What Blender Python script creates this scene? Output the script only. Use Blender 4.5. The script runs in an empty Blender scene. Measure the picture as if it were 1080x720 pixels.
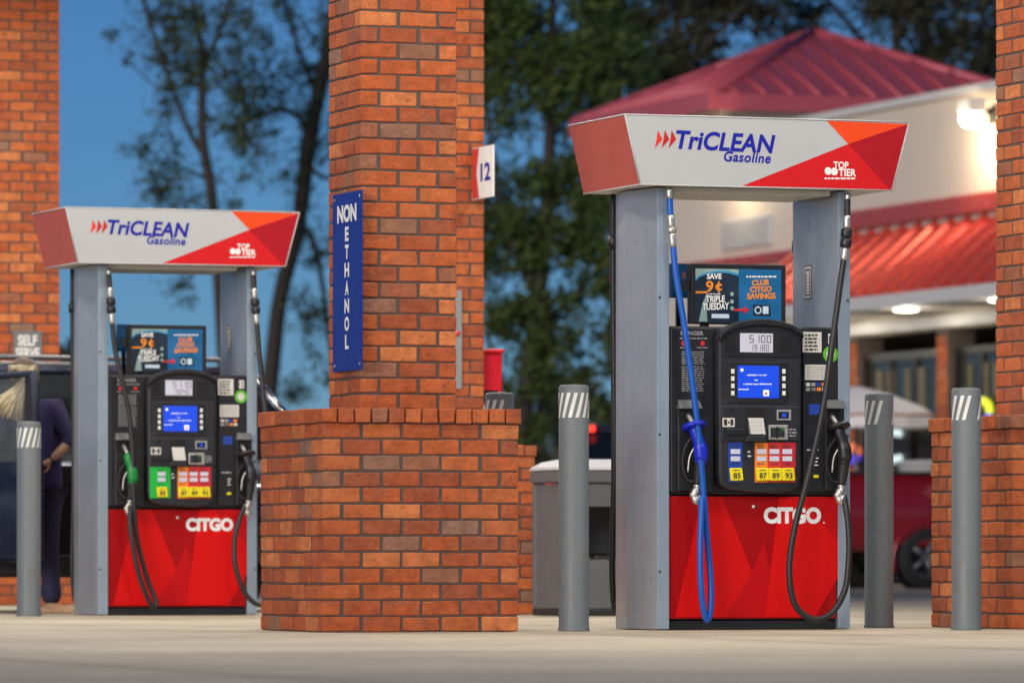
import bpy, bmesh, math, random
from mathutils import Vector, Matrix
R = math.radians
random.seed(7)
sc = bpy.context.scene
C = sc.collection

# ------------------------------------------------------------------ camera, sky, sun, exposure
F, CX, HY, CAMZ = 6000.0, 540.0, 590.0, 0.36        # focal length, centre column and horizon row in photo pixels
cd = bpy.data.cameras.new('camera'); cam = bpy.data.objects.new('camera', cd); C.objects.link(cam); sc.camera = cam
cam.location = (0, 0, CAMZ); cam.rotation_euler = (R(90), 0, 0)
cd.sensor_width = 36; cd.lens = 36 * F / 1080; cd.shift_y = (HY - 360) / 1080
cd.clip_start = 0.5; cd.clip_end = 3000
cd.dof.use_dof = True; cd.dof.focus_distance = 29.2; cd.dof.aperture_fstop = 3.7
w = bpy.data.worlds.new('World'); sc.world = w; w.use_nodes = True
bg = w.node_tree.nodes['Background']
sky = w.node_tree.nodes.new('ShaderNodeTexSky'); sky.sky_type = 'NISHITA'; sky.sun_disc = False
sky.sun_elevation = R(14); sky.sun_rotation = R(210); sky.ozone_density = 7.5; sky.dust_density = 0; sky.air_density = 0.74
w.node_tree.links.new(sky.outputs[0], bg.inputs[0]); bg.inputs[1].default_value = 0.064
sl = bpy.data.lights.new('sun', 'SUN'); sl.energy = 2.0; sl.angle = R(30); sl.color = (1, .90, .82)
so = bpy.data.objects.new('sun', sl); C.objects.link(so); so.rotation_euler = (R(76), 0, R(-30)); so.location = (0, -20, 20)
sc.view_settings.view_transform = 'Standard'; sc.view_settings.look = 'None'
sc.view_settings.exposure = 0; sc.view_settings.gamma = 1
sc.render.engine = 'CYCLES'

# ------------------------------------------------------------------ helpers
YAW = R(20); CO, SI = math.cos(YAW), math.sin(YAW)
PUMP1 = Vector((1.242, 29.27, 0)); STEP = Vector((-3.412, 7.63, 0))
PUMP2 = PUMP1 + STEP; PUMP3 = PUMP2 + STEP
def st(o, r, d, z=0):            # station axes (r along the island, d away from the camera) about an origin
    return Vector((o.x + r * CO - d * SI, o.y + r * SI + d * CO, z))
def at(px, py, Y):               # pixel + depth -> world
    return Vector(((px - CX) / F * Y, Y, CAMZ + (HY - py) / F * Y))
def pl(px, py, v=0.0, O=PUMP1):  # pixel -> (x, z) on the plane y_local = v of a pump
    dx = (px - CX) / F; t = (v - SI * O.x + CO * O.y) / (-SI * dx + CO)
    x, y = t * dx - O.x, t - O.y
    return CO * x + SI * y, CAMZ + t * (HY - py) / F
def to_px(p):
    return CX + F * p.x / p.y, HY - F * (p.z - CAMZ) / p.y

class MB:
    def __init__(s): s.v = []; s.f = []; s.m = []; s.sm = []
    def add(s, vs, fs, mi=0, smooth=False):
        b = len(s.v); s.v += [tuple(x) for x in vs]
        for f in fs: s.f.append([b + i for i in f]); s.m.append(mi); s.sm.append(smooth)
        return s
    def box(s, x0, x1, y0, y1, z0, z1, mi=0):
        vs = [(x0,y0,z0),(x1,y0,z0),(x1,y1,z0),(x0,y1,z0),(x0,y0,z1),(x1,y0,z1),(x1,y1,z1),(x0,y1,z1)]
        return s.add(vs, [(0,3,2,1),(4,5,6,7),(0,1,5,4),(1,2,6,5),(2,3,7,6),(3,0,4,7)], mi)
    def quad(s, pts, mi=0): return s.add(pts, [tuple(range(len(pts)))], mi)
    def prism(s, poly, y0, y1, mi=0):         # polygon in x,z extruded along y
        n = len(poly); vs = [(x, y0, z) for x, z in poly] + [(x, y1, z) for x, z in poly]
        fs = [tuple(range(n)), tuple(range(2*n-1, n-1, -1))] + [(i, i+n, (i+1) % n + n, (i+1) % n) for i in range(n)]
        return s.add(vs, fs, mi)
    def prismz(s, poly, z0, z1, mi=0):        # polygon in x,y extruded along z (poly counter-clockwise)
        n = len(poly); vs = [(x, y, z0) for x, y in poly] + [(x, y, z1) for x, y in poly]
        fs = [tuple(range(n-1, -1, -1)), tuple(range(n, 2*n))] + [(i, (i+1) % n, (i+1) % n + n, i+n) for i in range(n)]
        return s.add(vs, fs, mi)
    def tube(s, pts, rad, n=10, mi=0, cap=True):
        P = [Vector(p) for p in pts]; rs = rad if isinstance(rad, (list, tuple)) else [rad] * len(P)
        vs = []; N = None
        for i, p in enumerate(P):
            t = (P[min(i+1, len(P)-1)] - P[max(i-1, 0)]).normalized()
            if N is None: N = t.orthogonal().normalized()
            N = (N - t * N.dot(t))
            N = N.normalized() if N.length > 1e-6 else t.orthogonal().normalized()
            B = t.cross(N)
            for k in range(n):
                a = 2 * math.pi * k / n; vs.append(p + (N * math.cos(a) + B * math.sin(a)) * rs[i])
        fs = [(i*n+k, i*n+(k+1) % n, (i+1)*n+(k+1) % n, (i+1)*n+k) for i in range(len(P)-1) for k in range(n)]
        s.add(vs, fs, mi, True)
        if cap:
            b = len(s.v) - n*len(P)
            for fc in (tuple(range(n-1, -1, -1)), tuple(range((len(P)-1)*n, len(P)*n))):
                s.f.append([b+i for i in fc]); s.m.append(mi); s.sm.append(False)
        return s
    def lathe(s, prof, n=24, mi=0, ax='z', c=(0,0,0)):   # prof: (radius, height)
        vs = []
        for r, h in prof:
            for k in range(n):
                a = 2*math.pi*k/n; x, y = r*math.cos(a), r*math.sin(a)
                p = (x, y, h) if ax == 'z' else ((x, h, y) if ax == 'y' else (h, x, y))
                vs.append((p[0]+c[0], p[1]+c[1], p[2]+c[2]))
        fs = [(i*n+k, i*n+(k+1) % n, (i+1)*n+(k+1) % n, (i+1)*n+k) for i in range(len(prof)-1) for k in range(n)]
        return s.add(vs, fs, mi, True)
    def loft(s, rings, mi=0, smooth=True, cap=True):
        n = len(rings[0]); vs = [p for r in rings for p in r]
        fs = [(i*n+k, i*n+(k+1) % n, (i+1)*n+(k+1) % n, (i+1)*n+k) for i in range(len(rings)-1) for k in range(n)]
        if cap: fs += [tuple(range(n-1, -1, -1)), tuple(range((len(rings)-1)*n, len(rings)*n))]
        return s.add(vs, fs, mi, smooth)
    def mesh(s, name, mats):
        me = bpy.data.meshes.new(name); me.from_pydata(s.v, [], s.f)
        for m in (mats if isinstance(mats, (list, tuple)) else [mats]): me.materials.append(m)
        me.polygons.foreach_set('material_index', s.m); me.polygons.foreach_set('use_smooth', s.sm)
        me.validate(); me.update(); return me
    def build(s, name, mats, parent=None, bevel=0, fix=False, loc=None, rz=None):
        me = s.mesh(name, mats)
        if fix:
            bm = bmesh.new(); bm.from_mesh(me); bmesh.ops.recalc_face_normals(bm, faces=bm.faces); bm.to_mesh(me); bm.free()
        o = bpy.data.objects.new(name, me); C.objects.link(o)
        if parent: o.parent = parent
        if loc is not None: o.location = loc
        if rz is not None: o.rotation_euler.z = rz
        if bevel:
            b = o.modifiers.new('bevel', 'BEVEL'); b.width = bevel; b.segments = 2; b.limit_method = 'ANGLE'; b.angle_limit = R(40)
        return o
def tag(o, label=None, cat=None, group=None, kind=None):
    if label: o['label'] = label
    if cat: o['category'] = cat
    if group: o['group'] = group
    if kind: o['kind'] = kind
    return o
def thing(name, label, cat, loc=(0,0,0), rz=0, group=None):
    o = bpy.data.objects.new(name, None); C.objects.link(o); o.location = loc; o.rotation_euler.z = rz
    o.empty_display_size = .2
    return tag(o, label, cat, group)
def link(name, me, parent, loc=(0,0,0), rot=(0,0,0)):
    o = bpy.data.objects.new(name, me); C.objects.link(o); o.parent = parent; o.location = loc; o.rotation_euler = rot
    return o
def spline(pts, n=10):           # Catmull-Rom through points
    P = [Vector(p) for p in pts]; P = [P[0]*2-P[1]] + P + [P[-1]*2-P[-2]]; out = []
    for i in range(1, len(P)-2):
        a, b, c, d = P[i-1:i+3]
        for k in range(n):
            t = k/n; out.append(.5*((2*b)+(c-a)*t+(2*a-5*b+4*c-d)*t*t+(3*b-a-3*c+d)*t**3))
    out.append(P[-2]); return out

# ------------------------------------------------------------------ materials
def mat(name, col, rough=.5, metal=0, var=.12, scale=8, bump=0, bscale=60, emit=None, es=0, coat=0, rvar=.1, trans=0, alpha=1, spec=.5, col2=None):
    m = bpy.data.materials.new(name); m.use_nodes = True; nt = m.node_tree; b = nt.nodes['Principled BSDF']
    N = nt.nodes.new; L = nt.links.new
    tc = N('ShaderNodeTexCoord')
    if var or rvar:
        no = N('ShaderNodeTexNoise'); no.inputs['Scale'].default_value = scale; no.inputs['Detail'].default_value = 5; no.inputs['Roughness'].default_value = .6
        L(tc.outputs['Object'], no.inputs['Vector'])
        mx = N('ShaderNodeMix'); mx.data_type = 'RGBA'
        c2 = col2 or [min(1, c*(1+var)) for c in col]; c1 = [c*(1-var) for c in col]
        mx.inputs[6].default_value = (*c1, 1); mx.inputs[7].default_value = (*c2, 1)
        L(no.outputs['Fac'], mx.inputs[0]); L(mx.outputs[2], b.inputs['Base Color'])
        mr = N('ShaderNodeMapRange'); mr.inputs['From Min'].default_value = .3; mr.inputs['From Max'].default_value = .7
        mr.inputs['To Min'].default_value = max(.02, rough-rvar); mr.inputs['To Max'].default_value = min(1, rough+rvar)
        L(no.outputs['Fac'], mr.inputs['Value']); L(mr.outputs[0], b.inputs['Roughness'])
    else:
        b.inputs['Base Color'].default_value = (*col, 1); b.inputs['Roughness'].default_value = rough
    b.inputs['Metallic'].default_value = metal; b.inputs['Coat Weight'].default_value = coat
    b.inputs['Transmission Weight'].default_value = trans; b.inputs['Alpha'].default_value = alpha
    b.inputs['Specular IOR Level'].default_value = spec
    if bump:
        bn = N('ShaderNodeTexNoise'); bn.inputs['Scale'].default_value = bscale; bn.inputs['Detail'].default_value = 4
        L(tc.outputs['Object'], bn.inputs['Vector'])
        bp = N('ShaderNodeBump'); bp.inputs['Strength'].default_value = bump; bp.inputs['Distance'].default_value = .01
        L(bn.outputs['Fac'], bp.inputs['Height']); L(bp.outputs[0], b.inputs['Normal'])
    if emit: b.inputs['Emission Color'].default_value = (*emit, 1); b.inputs['Emission Strength'].default_value = es
    return m
def flat(name, col, rough=.45, **k): return mat(name, col, rough, var=.05, scale=25, rvar=.05, **k)
def brick_mat(name):
    m = bpy.data.materials.new(name); m.use_nodes = True; nt = m.node_tree; b = nt.nodes['Principled BSDF']; N = nt.nodes.new; L = nt.links.new
    oi = N('ShaderNodeObjectInfo'); ge = N('ShaderNodeNewGeometry')
    ad = N('ShaderNodeMath'); ad.operation = 'ADD'; L(oi.outputs['Random'], ad.inputs[0]); L(ge.outputs['Random Per Island'], ad.inputs[1])
    fr = N('ShaderNodeMath'); fr.operation = 'FRACT'; L(ad.outputs[0], fr.inputs[0])
    cr = N('ShaderNodeValToRGB'); e = cr.color_ramp.elements
    e[0].position = 0; e[0].color = (.30, .165, .115, 1); e[1].position = 1; e[1].color = (.66, .215, .075, 1)
    for p, c in ((.05, (.33, .140, .082)), (.10, (.37, .092, .040)), (.35, (.46, .102, .035)), (.62, (.51, .116, .036)), (.88, (.57, .150, .046))):
        x = e.new(p); x.color = (*c, 1)
    L(fr.outputs[0], cr.inputs[0])
    # the grain is shifted per brick
    tc = N('ShaderNodeTexCoord'); sx = N('ShaderNodeVectorMath'); sx.operation = 'ADD'
    mu = N('ShaderNodeMath'); mu.operation = 'MULTIPLY'; mu.inputs[1].default_value = 37; L(fr.outputs[0], mu.inputs[0])
    L(tc.outputs['Object'], sx.inputs[0]); L(mu.outputs[0], sx.inputs[1])
    n1 = N('ShaderNodeTexNoise'); n1.inputs['Scale'].default_value = 14; n1.inputs['Detail'].default_value = 6; n1.inputs['Roughness'].default_value = .7; L(sx.outputs[0], n1.inputs['Vector'])
    mr = N('ShaderNodeMapRange'); mr.inputs['From Min'].default_value = .3; mr.inputs['From Max'].default_value = .72; mr.inputs['To Min'].default_value = .62; mr.inputs['To Max'].default_value = 1.20; L(n1.outputs['Fac'], mr.inputs['Value'])
    mx = N('ShaderNodeVectorMath'); mx.operation = 'SCALE'; L(cr.outputs[0], mx.inputs[0]); L(mr.outputs[0], mx.inputs['Scale'])
    n3 = N('ShaderNodeTexNoise'); n3.inputs['Scale'].default_value = 55; n3.inputs['Detail'].default_value = 3; L(sx.outputs[0], n3.inputs['Vector'])
    pr = N('ShaderNodeMapRange'); pr.inputs['From Min'].default_value = .30; pr.inputs['From Max'].default_value = .38; pr.inputs['To Min'].default_value = .5; pr.inputs['To Max'].default_value = 0; L(n3.outputs['Fac'], pr.inputs['Value'])
    m2 = N('ShaderNodeMix'); m2.data_type = 'RGBA'; L(pr.outputs[0], m2.inputs[0]); L(mx.outputs[0], m2.inputs[6]); m2.inputs[7].default_value = (.13, .065, .045, 1)
    ng = N('ShaderNodeTexNoise'); ng.inputs['Scale'].default_value = 2.3; ng.inputs['Detail'].default_value = 7; ng.inputs['Roughness'].default_value = .7; L(ge.outputs['Position'], ng.inputs['Vector'])
    ef = N('ShaderNodeMapRange'); ef.inputs['From Min'].default_value = .50; ef.inputs['From Max'].default_value = .78; ef.inputs['To Max'].default_value = .28; L(ng.outputs['Fac'], ef.inputs['Value'])
    m3 = N('ShaderNodeMix'); m3.data_type = 'RGBA'; L(ef.outputs[0], m3.inputs[0]); L(m2.outputs[2], m3.inputs[6]); m3.inputs[7].default_value = (.50, .24, .12, 1)
    nw = N('ShaderNodeTexNoise'); nw.inputs['Scale'].default_value = 9; nw.inputs['Detail'].default_value = 9; nw.inputs['Roughness'].default_value = .75; L(sx.outputs[0], nw.inputs['Vector'])
    wm = N('ShaderNodeMapRange'); wm.inputs['From Min'].default_value = .52; wm.inputs['From Max'].default_value = .72; wm.inputs['To Max'].default_value = .55; L(nw.outputs['Fac'], wm.inputs['Value'])
    m4 = N('ShaderNodeMix'); m4.data_type = 'RGBA'; L(wm.outputs[0], m4.inputs[0]); L(m3.outputs[2], m4.inputs[6]); m4.inputs[7].default_value = (.27, .130, .082, 1)
    L(m4.outputs[2], b.inputs['Base Color']); b.inputs['Roughness'].default_value = .85; b.inputs['Specular IOR Level'].default_value = .25
    n2 = N('ShaderNodeTexNoise'); n2.inputs['Scale'].default_value = 30; n2.inputs['Detail'].default_value = 9; n2.inputs['Roughness'].default_value = .7; L(sx.outputs[0], n2.inputs['Vector'])
    bp = N('ShaderNodeBump'); bp.inputs['Strength'].default_value = 1; bp.inputs['Distance'].default_value = .014; L(n2.outputs['Fac'], bp.inputs['Height']); L(bp.outputs[0], b.inputs['Normal'])
    return m
def leaf_mat(name, c1, c2):
    m = bpy.data.materials.new(name); m.use_nodes = True; nt = m.node_tree; N = nt.nodes.new; L = nt.links.new
    b = nt.nodes['Principled BSDF']; ge = N('ShaderNodeNewGeometry'); mx = N('ShaderNodeMix'); mx.data_type = 'RGBA'
    L(ge.outputs['Random Per Island'], mx.inputs[0]); mx.inputs[6].default_value = (*c1, 1); mx.inputs[7].default_value = (*c2, 1)
    L(mx.outputs[2], b.inputs['Base Color']); b.inputs['Roughness'].default_value = .6
    tr = N('ShaderNodeBsdfTranslucent'); L(mx.outputs[2], tr.inputs[0]); ms = N('ShaderNodeMixShader'); ms.inputs[0].default_value = .35
    L(b.outputs[0], ms.inputs[1]); L(tr.outputs[0], ms.inputs[2]); L(ms.outputs[0], nt.nodes['Material Output'].inputs[0])
    return m
def concrete_mat():
    m = bpy.data.materials.new('concrete'); m.use_nodes = True; nt = m.node_tree; b = nt.nodes['Principled BSDF']; N = nt.nodes.new; L = nt.links.new
    tc = N('ShaderNodeTexCoord')
    def noise(sc_, det, ro=.6, st_=None):
        n = N('ShaderNodeTexNoise'); n.inputs['Scale'].default_value = sc_; n.inputs['Detail'].default_value = det; n.inputs['Roughness'].default_value = ro
        if st_:
            mp = N('ShaderNodeMapping'); mp.inputs['Scale'].default_value = st_; L(tc.outputs['Object'], mp.inputs[0]); L(mp.outputs[0], n.inputs['Vector'])
        else: L(tc.outputs['Object'], n.inputs['Vector'])
        return n.outputs['Fac']
    cr = N('ShaderNodeValToRGB'); e = cr.color_ramp.elements
    e[0].position = .32; e[0].color = (.35, .30, .215, 1); e[1].position = .68; e[1].color = (.57, .495, .365, 1)
    x = e.new(.5); x.color = (.46, .395, .29, 1)
    L(noise(.9, 9, .7, (.5, .45, 1)), cr.inputs[0])
    mr = N('ShaderNodeMapRange'); mr.inputs['From Min'].default_value = .3; mr.inputs['From Max'].default_value = .7; mr.inputs['To Min'].default_value = .82; mr.inputs['To Max'].default_value = 1.12
    L(noise(9, 8, .75), mr.inputs['Value'])
    sca = N('ShaderNodeVectorMath'); sca.operation = 'SCALE'; L(cr.outputs[0], sca.inputs[0]); L(mr.outputs[0], sca.inputs['Scale'])
    sp = N('ShaderNodeMapRange'); sp.inputs['From Min'].default_value = .60; sp.inputs['From Max'].default_value = .70; sp.inputs['To Max'].default_value = .45
    L(noise(2.2, 6, .65), sp.inputs['Value'])
    mx = N('ShaderNodeMix'); mx.data_type = 'RGBA'; L(sp.outputs[0], mx.inputs[0]); L(sca.outputs[0], mx.inputs[6]); mx.inputs[7].default_value = (.16, .135, .105, 1)
    L(mx.outputs[2], b.inputs['Base Color']); b.inputs['Roughness'].default_value = .72
    bp = N('ShaderNodeBump'); bp.inputs['Strength'].default_value = .35; bp.inputs['Distance'].default_value = .004; L(noise(60, 6, .7), bp.inputs['Height']); L(bp.outputs[0], b.inputs['Normal'])
    return m
M = {}
M['brick'] = brick_mat('brick'); M['mortar'] = mat('mortar', (.088, .066, .056), .95, var=.25, scale=30, bump=.4)
M['concrete'] = concrete_mat(); M['asphalt'] = mat('asphalt', (.055, .055, .056), .9, var=.3, scale=3, bump=.3)
M['grass'] = mat('ground_grass', (.05, .075, .03), .95, var=.4, scale=.6, bump=.3)
M['steel'] = mat('brushed_steel', (.43, .45, .49), .34, .5, var=.06, scale=6, rvar=.08)
def streak(m, amt=.18):
    nt = m.node_tree; N = nt.nodes.new; L = nt.links.new; b = nt.nodes['Principled BSDF']; src = b.inputs['Base Color'].links[0].from_socket
    tc = N('ShaderNodeTexCoord'); mp = N('ShaderNodeMapping'); mp.inputs['Scale'].default_value = (26, 9, .35); L(tc.outputs['Object'], mp.inputs[0])
    no = N('ShaderNodeTexNoise'); no.inputs['Scale'].default_value = 1; no.inputs['Detail'].default_value = 5; L(mp.outputs[0], no.inputs['Vector'])
    mr = N('ShaderNodeMapRange'); mr.inputs['From Min'].default_value = .3; mr.inputs['From Max'].default_value = .7; mr.inputs['To Min'].default_value = 1-amt; mr.inputs['To Max'].default_value = 1+amt; L(no.outputs['Fac'], mr.inputs['Value'])
    n2 = N('ShaderNodeTexNoise'); n2.inputs['Scale'].default_value = 13; n2.inputs['Detail'].default_value = 8; n2.inputs['Roughness'].default_value = .75; L(tc.outputs['Object'], n2.inputs['Vector'])
    m2 = N('ShaderNodeMapRange'); m2.inputs['From Min'].default_value = .58; m2.inputs['From Max'].default_value = .72; m2.inputs['To Min'].default_value = 1; m2.inputs['To Max'].default_value = .72; L(n2.outputs['Fac'], m2.inputs['Value'])
    mu = N('ShaderNodeMath'); mu.operation = 'MULTIPLY'; L(mr.outputs[0], mu.inputs[0]); L(m2.outputs[0], mu.inputs[1])
    sv = N('ShaderNodeVectorMath'); sv.operation = 'SCALE'; L(src, sv.inputs[0]); L(mu.outputs[0], sv.inputs['Scale']); L(sv.outputs[0], b.inputs['Base Color'])
    return m
streak(M['steel'], .07)
M['steel_edge'] = mat('satin_edge', (.30, .375, .45), .36, .3, var=.05, scale=6)
M['white_panel'] = mat('white_panel', (.43, .44, .45), .38, var=.03, scale=4)
M['salmon'] = mat('salmon_panel', (.46, .090, .068), .42, var=.05, scale=4)
M['soffit'] = mat('soffit_white', (.55, .54, .50), .5, var=.06, scale=10)
M['red_print'] = flat('red_print', (.56, .008, .012), .5, spec=.25); M['dred_print'] = flat('dark_red_print', (.36, .004, .012), .5, spec=.25); M['orange_print'] = flat('orange_print', (.74, .060, .010), .5, spec=.25)
M['navy_print'] = flat('navy_print', (.010, .014, .30), .5, spec=.25); M['white_print'] = flat('white_print', (.78, .78, .77)); M['dart1'] = flat('dart_red', (.70, .03, .01)); M['dart2'] = flat('dart_dark', (.48, .01, .01))
M['red_panel'] = mat('red_door', (.34, .001, .003), .5, var=.05, scale=3, spec=.2); M['red_bright'] = flat('red_facet', (.60, .003, .003), .5, spec=.2); M['red_mid'] = flat('red_mid_facet', (.47, .002, .004), .5, spec=.2)
M['black'] = mat('black_plastic', (.012, .0125, .015), .42, var=.25, scale=10, bump=.05, bscale=300); M['black2'] = mat('charcoal_plastic', (.020, .021, .026), .40, var=.2, scale=10)
M['void'] = mat('dark_void', (.004, .004, .004), .8); M['rubber'] = mat('black_rubber', (.016, .016, .017), .45, var=.3, scale=30, bump=.2, bscale=200)  # void: near-black colour painting the shade inside slots and hollows
M['blue_hose'] = mat('blue_hose', (.004, .085, .42), .38, var=.12, scale=20); M['blue_plastic'] = mat('blue_plastic', (.006, .020, .50), .4, var=.1, scale=20)
M['green_plastic'] = mat('green_plastic', (.004, .20, .035), .4, var=.1, scale=20)
M['alu'] = mat('cast_aluminium', (.55, .54, .50), .38, .8, var=.2, scale=40); M['chrome'] = mat('chrome', (.75, .75, .75), .15, 1, var=.05)
M['label_white'] = mat('label_white', (.62, .60, .56), .5, var=.08, scale=30); M['ink'] = flat('ink', (.03, .03, .03)); M['grey_ink'] = flat('grey_ink', (.30, .30, .31))
M['lcd'] = flat('lcd', (.42, .42, .48), emit=(.62, .62, .75), es=.26); M['lcd_ink'] = flat('lcd_ink', (.03, .03, .045))
M['screen'] = flat('screen_blue', (.004, .02, .16), emit=(.002, .065, .80), es=.85); M['screen_white'] = flat('screen_white', (.6, .6, .6), emit=(.8, .85, 1), es=.6)
M['btn'] = flat('button_white', (.75, .75, .72)); M['yellow'] = flat('yellow_button', (.80, .66, .01), .35); M['blue_lbl'] = flat('blue_label', (.012, .05, .33))
M['or_lbl'] = flat('orange_label', (.78, .22, .02)); M['rd_lbl'] = flat('red_label', (.58, .03, .025)); M['rd2_lbl'] = flat('crimson_label', (.48, .015, .03)); M['gr_lbl'] = flat('green_label', (.01, .42, .05))
M['poster_blue'] = mat('poster_blue', (.010, .12, .30), .35, var=.5, scale=9); M['poster_dark'] = mat('poster_dark', (.010, .022, .042), .35, var=.4, scale=9); M['poster_pale'] = mat('poster_pale', (.26, .38, .36), .4, var=.2, scale=20)
M['poster_or'] = flat('poster_orange', (.78, .25, .02)); M['poster_cyan'] = flat('poster_cyan', (.02, .27, .52)); M['poster_lt'] = flat('poster_light', (.55, .68, .78)); M['poster_red'] = flat('poster_red', (.62, .02, .03))
M['grn_ring'] = flat('green_ring', (.12, .45, .03)); M['bollard'] = mat('bollard_grey', (.128, .146, .154), .5, var=.08, scale=5, bump=.05); M['scuff'] = mat('paint_scuff', (.185, .18, .145), .7, var=.3, scale=40); M['reflect'] = flat('reflective_white', (.70, .71, .68), .3)
streak(M['bollard'], .10); streak(M['red_panel'], .05)
M['sign_blue'] = mat('sign_blue', (.006, .020, .24), .35, var=.12, scale=4); M['sign_white'] = flat('sign_white', (.80, .80, .78)); M['sign_grey'] = mat('sign_grey', (.15, .155, .16), .5, var=.05)
M['notice'] = mat('notice_grey', (.25, .26, .27), .5, var=.05); M['sign_red'] = flat('sign_red', (.62, .05, .04)); M['box_red'] = mat('box_red', (.62, .006, .018), .35, var=.06)
M['bin_grey'] = mat('bin_grey', (.105, .110, .118), .55, var=.12, bump=.08, bscale=150); M['bin_lid'] = mat('bin_lid', (.48, .48, .50), .45, var=.06); M['bag'] = mat('bin_bag', (.01, .01, .01), .25, bump=.8, bscale=14)
M['suv'] = mat('car_navy', (.012, .018, .045), .25, .3, var=.05, coat=.8); M['suv_matt'] = mat('navy_trim', (.010, .014, .038), .7); M['glass'] = mat('car_glass', (.012, .016, .022), .06, var=.05, coat=.3); M['tyre'] = mat('tyre', (.014, .014, .014), .8, bump=.3, bscale=80)
M['rim'] = mat('rim', (.5, .5, .52), .3, .8); M['cladding'] = mat('cladding', (.018, .018, .02), .6); M['tail'] = flat('tail_lens', (.35, .01, .01), .2); M['brake'] = flat('brake_lit', (.5, .01, .01), emit=(1, .04, .02), es=2.2)
M['door_glass'] = mat('door_glass', (.25, .28, .3), .05, var=.05, alpha=.28); M['silver'] = mat('silver_trim', (.16, .16, .17), .4, .6)
M['maroon'] = mat('pickup_maroon', (.33, .012, .022), .25, .2, var=.06, coat=.9); M['grey_car'] = mat('car_slate', (.05, .06, .075), .3, .3, coat=.7)
M['skin'] = mat('skin', (.50, .27, .18), .55, var=.08); M['navy_cloth'] = mat('navy_cloth', (.022, .016, .075), .85, var=.3, scale=14, bump=.25, bscale=25); M['trouser'] = mat('trouser_cloth', (.016, .015, .050), .85, var=.3, scale=14, bump=.2, bscale=20)
M['hair'] = mat('blond_hair', (.58, .44, .24), .5, var=.4, scale=22, col2=(.78, .68, .46)); M['hair_dark'] = mat('hair_roots', (.085, .045, .025), .5, var=.4, scale=22); M['shoe'] = mat('tan_shoe', (.42, .25, .14), .6)
M['stucco'] = mat('cream_stucco', (.68, .60, .49), .85, var=.05, scale=2, bump=.15, bscale=80); M['metal_roof'] = mat('red_metal_roof', (.56, .105, .13), .42, .1, var=.08, scale=2); M['awning'] = mat('awning_red', (.62, .085, .06), .28, .35, var=.08, scale=2)
M['fascia'] = mat('fascia_grey', (.66, .65, .62), .5, var=.05); M['frame_dk'] = mat('bronze_frame', (.022, .018, .016), .45, .3); M['store_glass'] = mat('store_glass', (.030, .032, .028), .08, var=.1, coat=.2)
M['shelf_glow'] = mat('lit_shop_interior', (.10, .085, .05), .7, var=.5, scale=3, emit=(.50, .42, .22), es=.06); M['interior'] = mat('shop_interior', (.06, .05, .04), .8)
M['lamp_warm'] = flat('lamp_warm', (.9, .85, .7), emit=(1, .80, .50), es=42); M['lamp_soffit'] = flat('lamp_soffit', (.9, .9, .85), emit=(1, .93, .80), es=7); M['lamp_canopy'] = flat('lamp_canopy', (.9, .9, .9), emit=(1, .95, .87), es=8)
M['neon_y'] = flat('neon_yellow', (.5, .5, .05), emit=(.85, .95, .03), es=.9); M['neon_b'] = flat('neon_blue', (.05, .05, .5), emit=(.12, .06, 1), es=.7); M['neon_w'] = flat('neon_pale', (.5, .6, .6), emit=(.75, .95, 1), es=.7); M['neon_r'] = flat('neon_red', (.5, .1, .05), emit=(1, .25, .08), es=.7)
M['umb'] = mat('umbrella_cloth', (.88, .85, .82), .8, var=.05); M['umb_or'] = mat('umbrella_rim', (.55, .20, .08), .8); M['bark'] = mat('bark', (.050, .040, .034), .9, var=.4, scale=4, bump=.6, bscale=12)
M['leaf_lt'] = leaf_mat('leaf_light', (.10, .15, .055), (.17, .22, .085)); M['leaf_md'] = leaf_mat('leaf_mid', (.10, .15, .040), (.18, .23, .060)); M['leaf_dk'] = leaf_mat('leaf_dark', (.075, .078, .045), (.13, .13, .070))
M['deck'] = mat('canopy_deck', (.62, .62, .60), .6); M['tank'] = mat('pale_tub', (.55, .54, .52), .6)

_tx = {}
def text_mesh(body, m, bold=0, shear=0, spacing=1):
    key = (body, bold, shear, spacing)
    if key not in _tx:
        cu = bpy.data.curves.new('t', 'FONT'); cu.body = body; cu.size = 1; cu.shear = shear; cu.offset = bold; cu.space_character = spacing; cu.resolution_u = 4; cu.align_x = 'CENTER'; cu.space_line = .85
        o = bpy.data.objects.new('t', cu); C.objects.link(o); dg = bpy.context.evaluated_depsgraph_get()
        me = bpy.data.meshes.new_from_object(o.evaluated_get(dg)); bpy.data.objects.remove(o); bpy.data.curves.remove(cu)
        V = [v.co.copy() for v in me.vertices]; Fc = [tuple(p.vertices) for p in me.polygons]; bpy.data.meshes.remove(me)
        x0 = min(v.x for v in V); x1 = max(v.x for v in V); y0 = min(v.y for v in V); y1 = max(v.y for v in V)
        _tx[key] = ([((v.x-x0)/(x1-x0), (v.y-y0)/(y1-y0)) for v in V], Fc)
    return _tx[key]
def put_text(mb, body, x0, x1, z0, z1, y, mi=0, bold=.015, shear=0, spacing=1, skew=0):   # front-facing (-y) print fitted to a rectangle
    V, Fc = text_mesh(body, None, bold, shear, spacing)
    mb.add([(x0+u*(x1-x0), y, z0+v*(z1-z0)+skew*u) for u, v in V], Fc, mi); return mb
SEG = {'0':'abcdef','1':'bc','2':'abged','3':'abgcd','4':'fgbc','5':'afgcd','6':'afgecd','7':'abc','8':'abcdefg','9':'abcdfg'}
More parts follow.
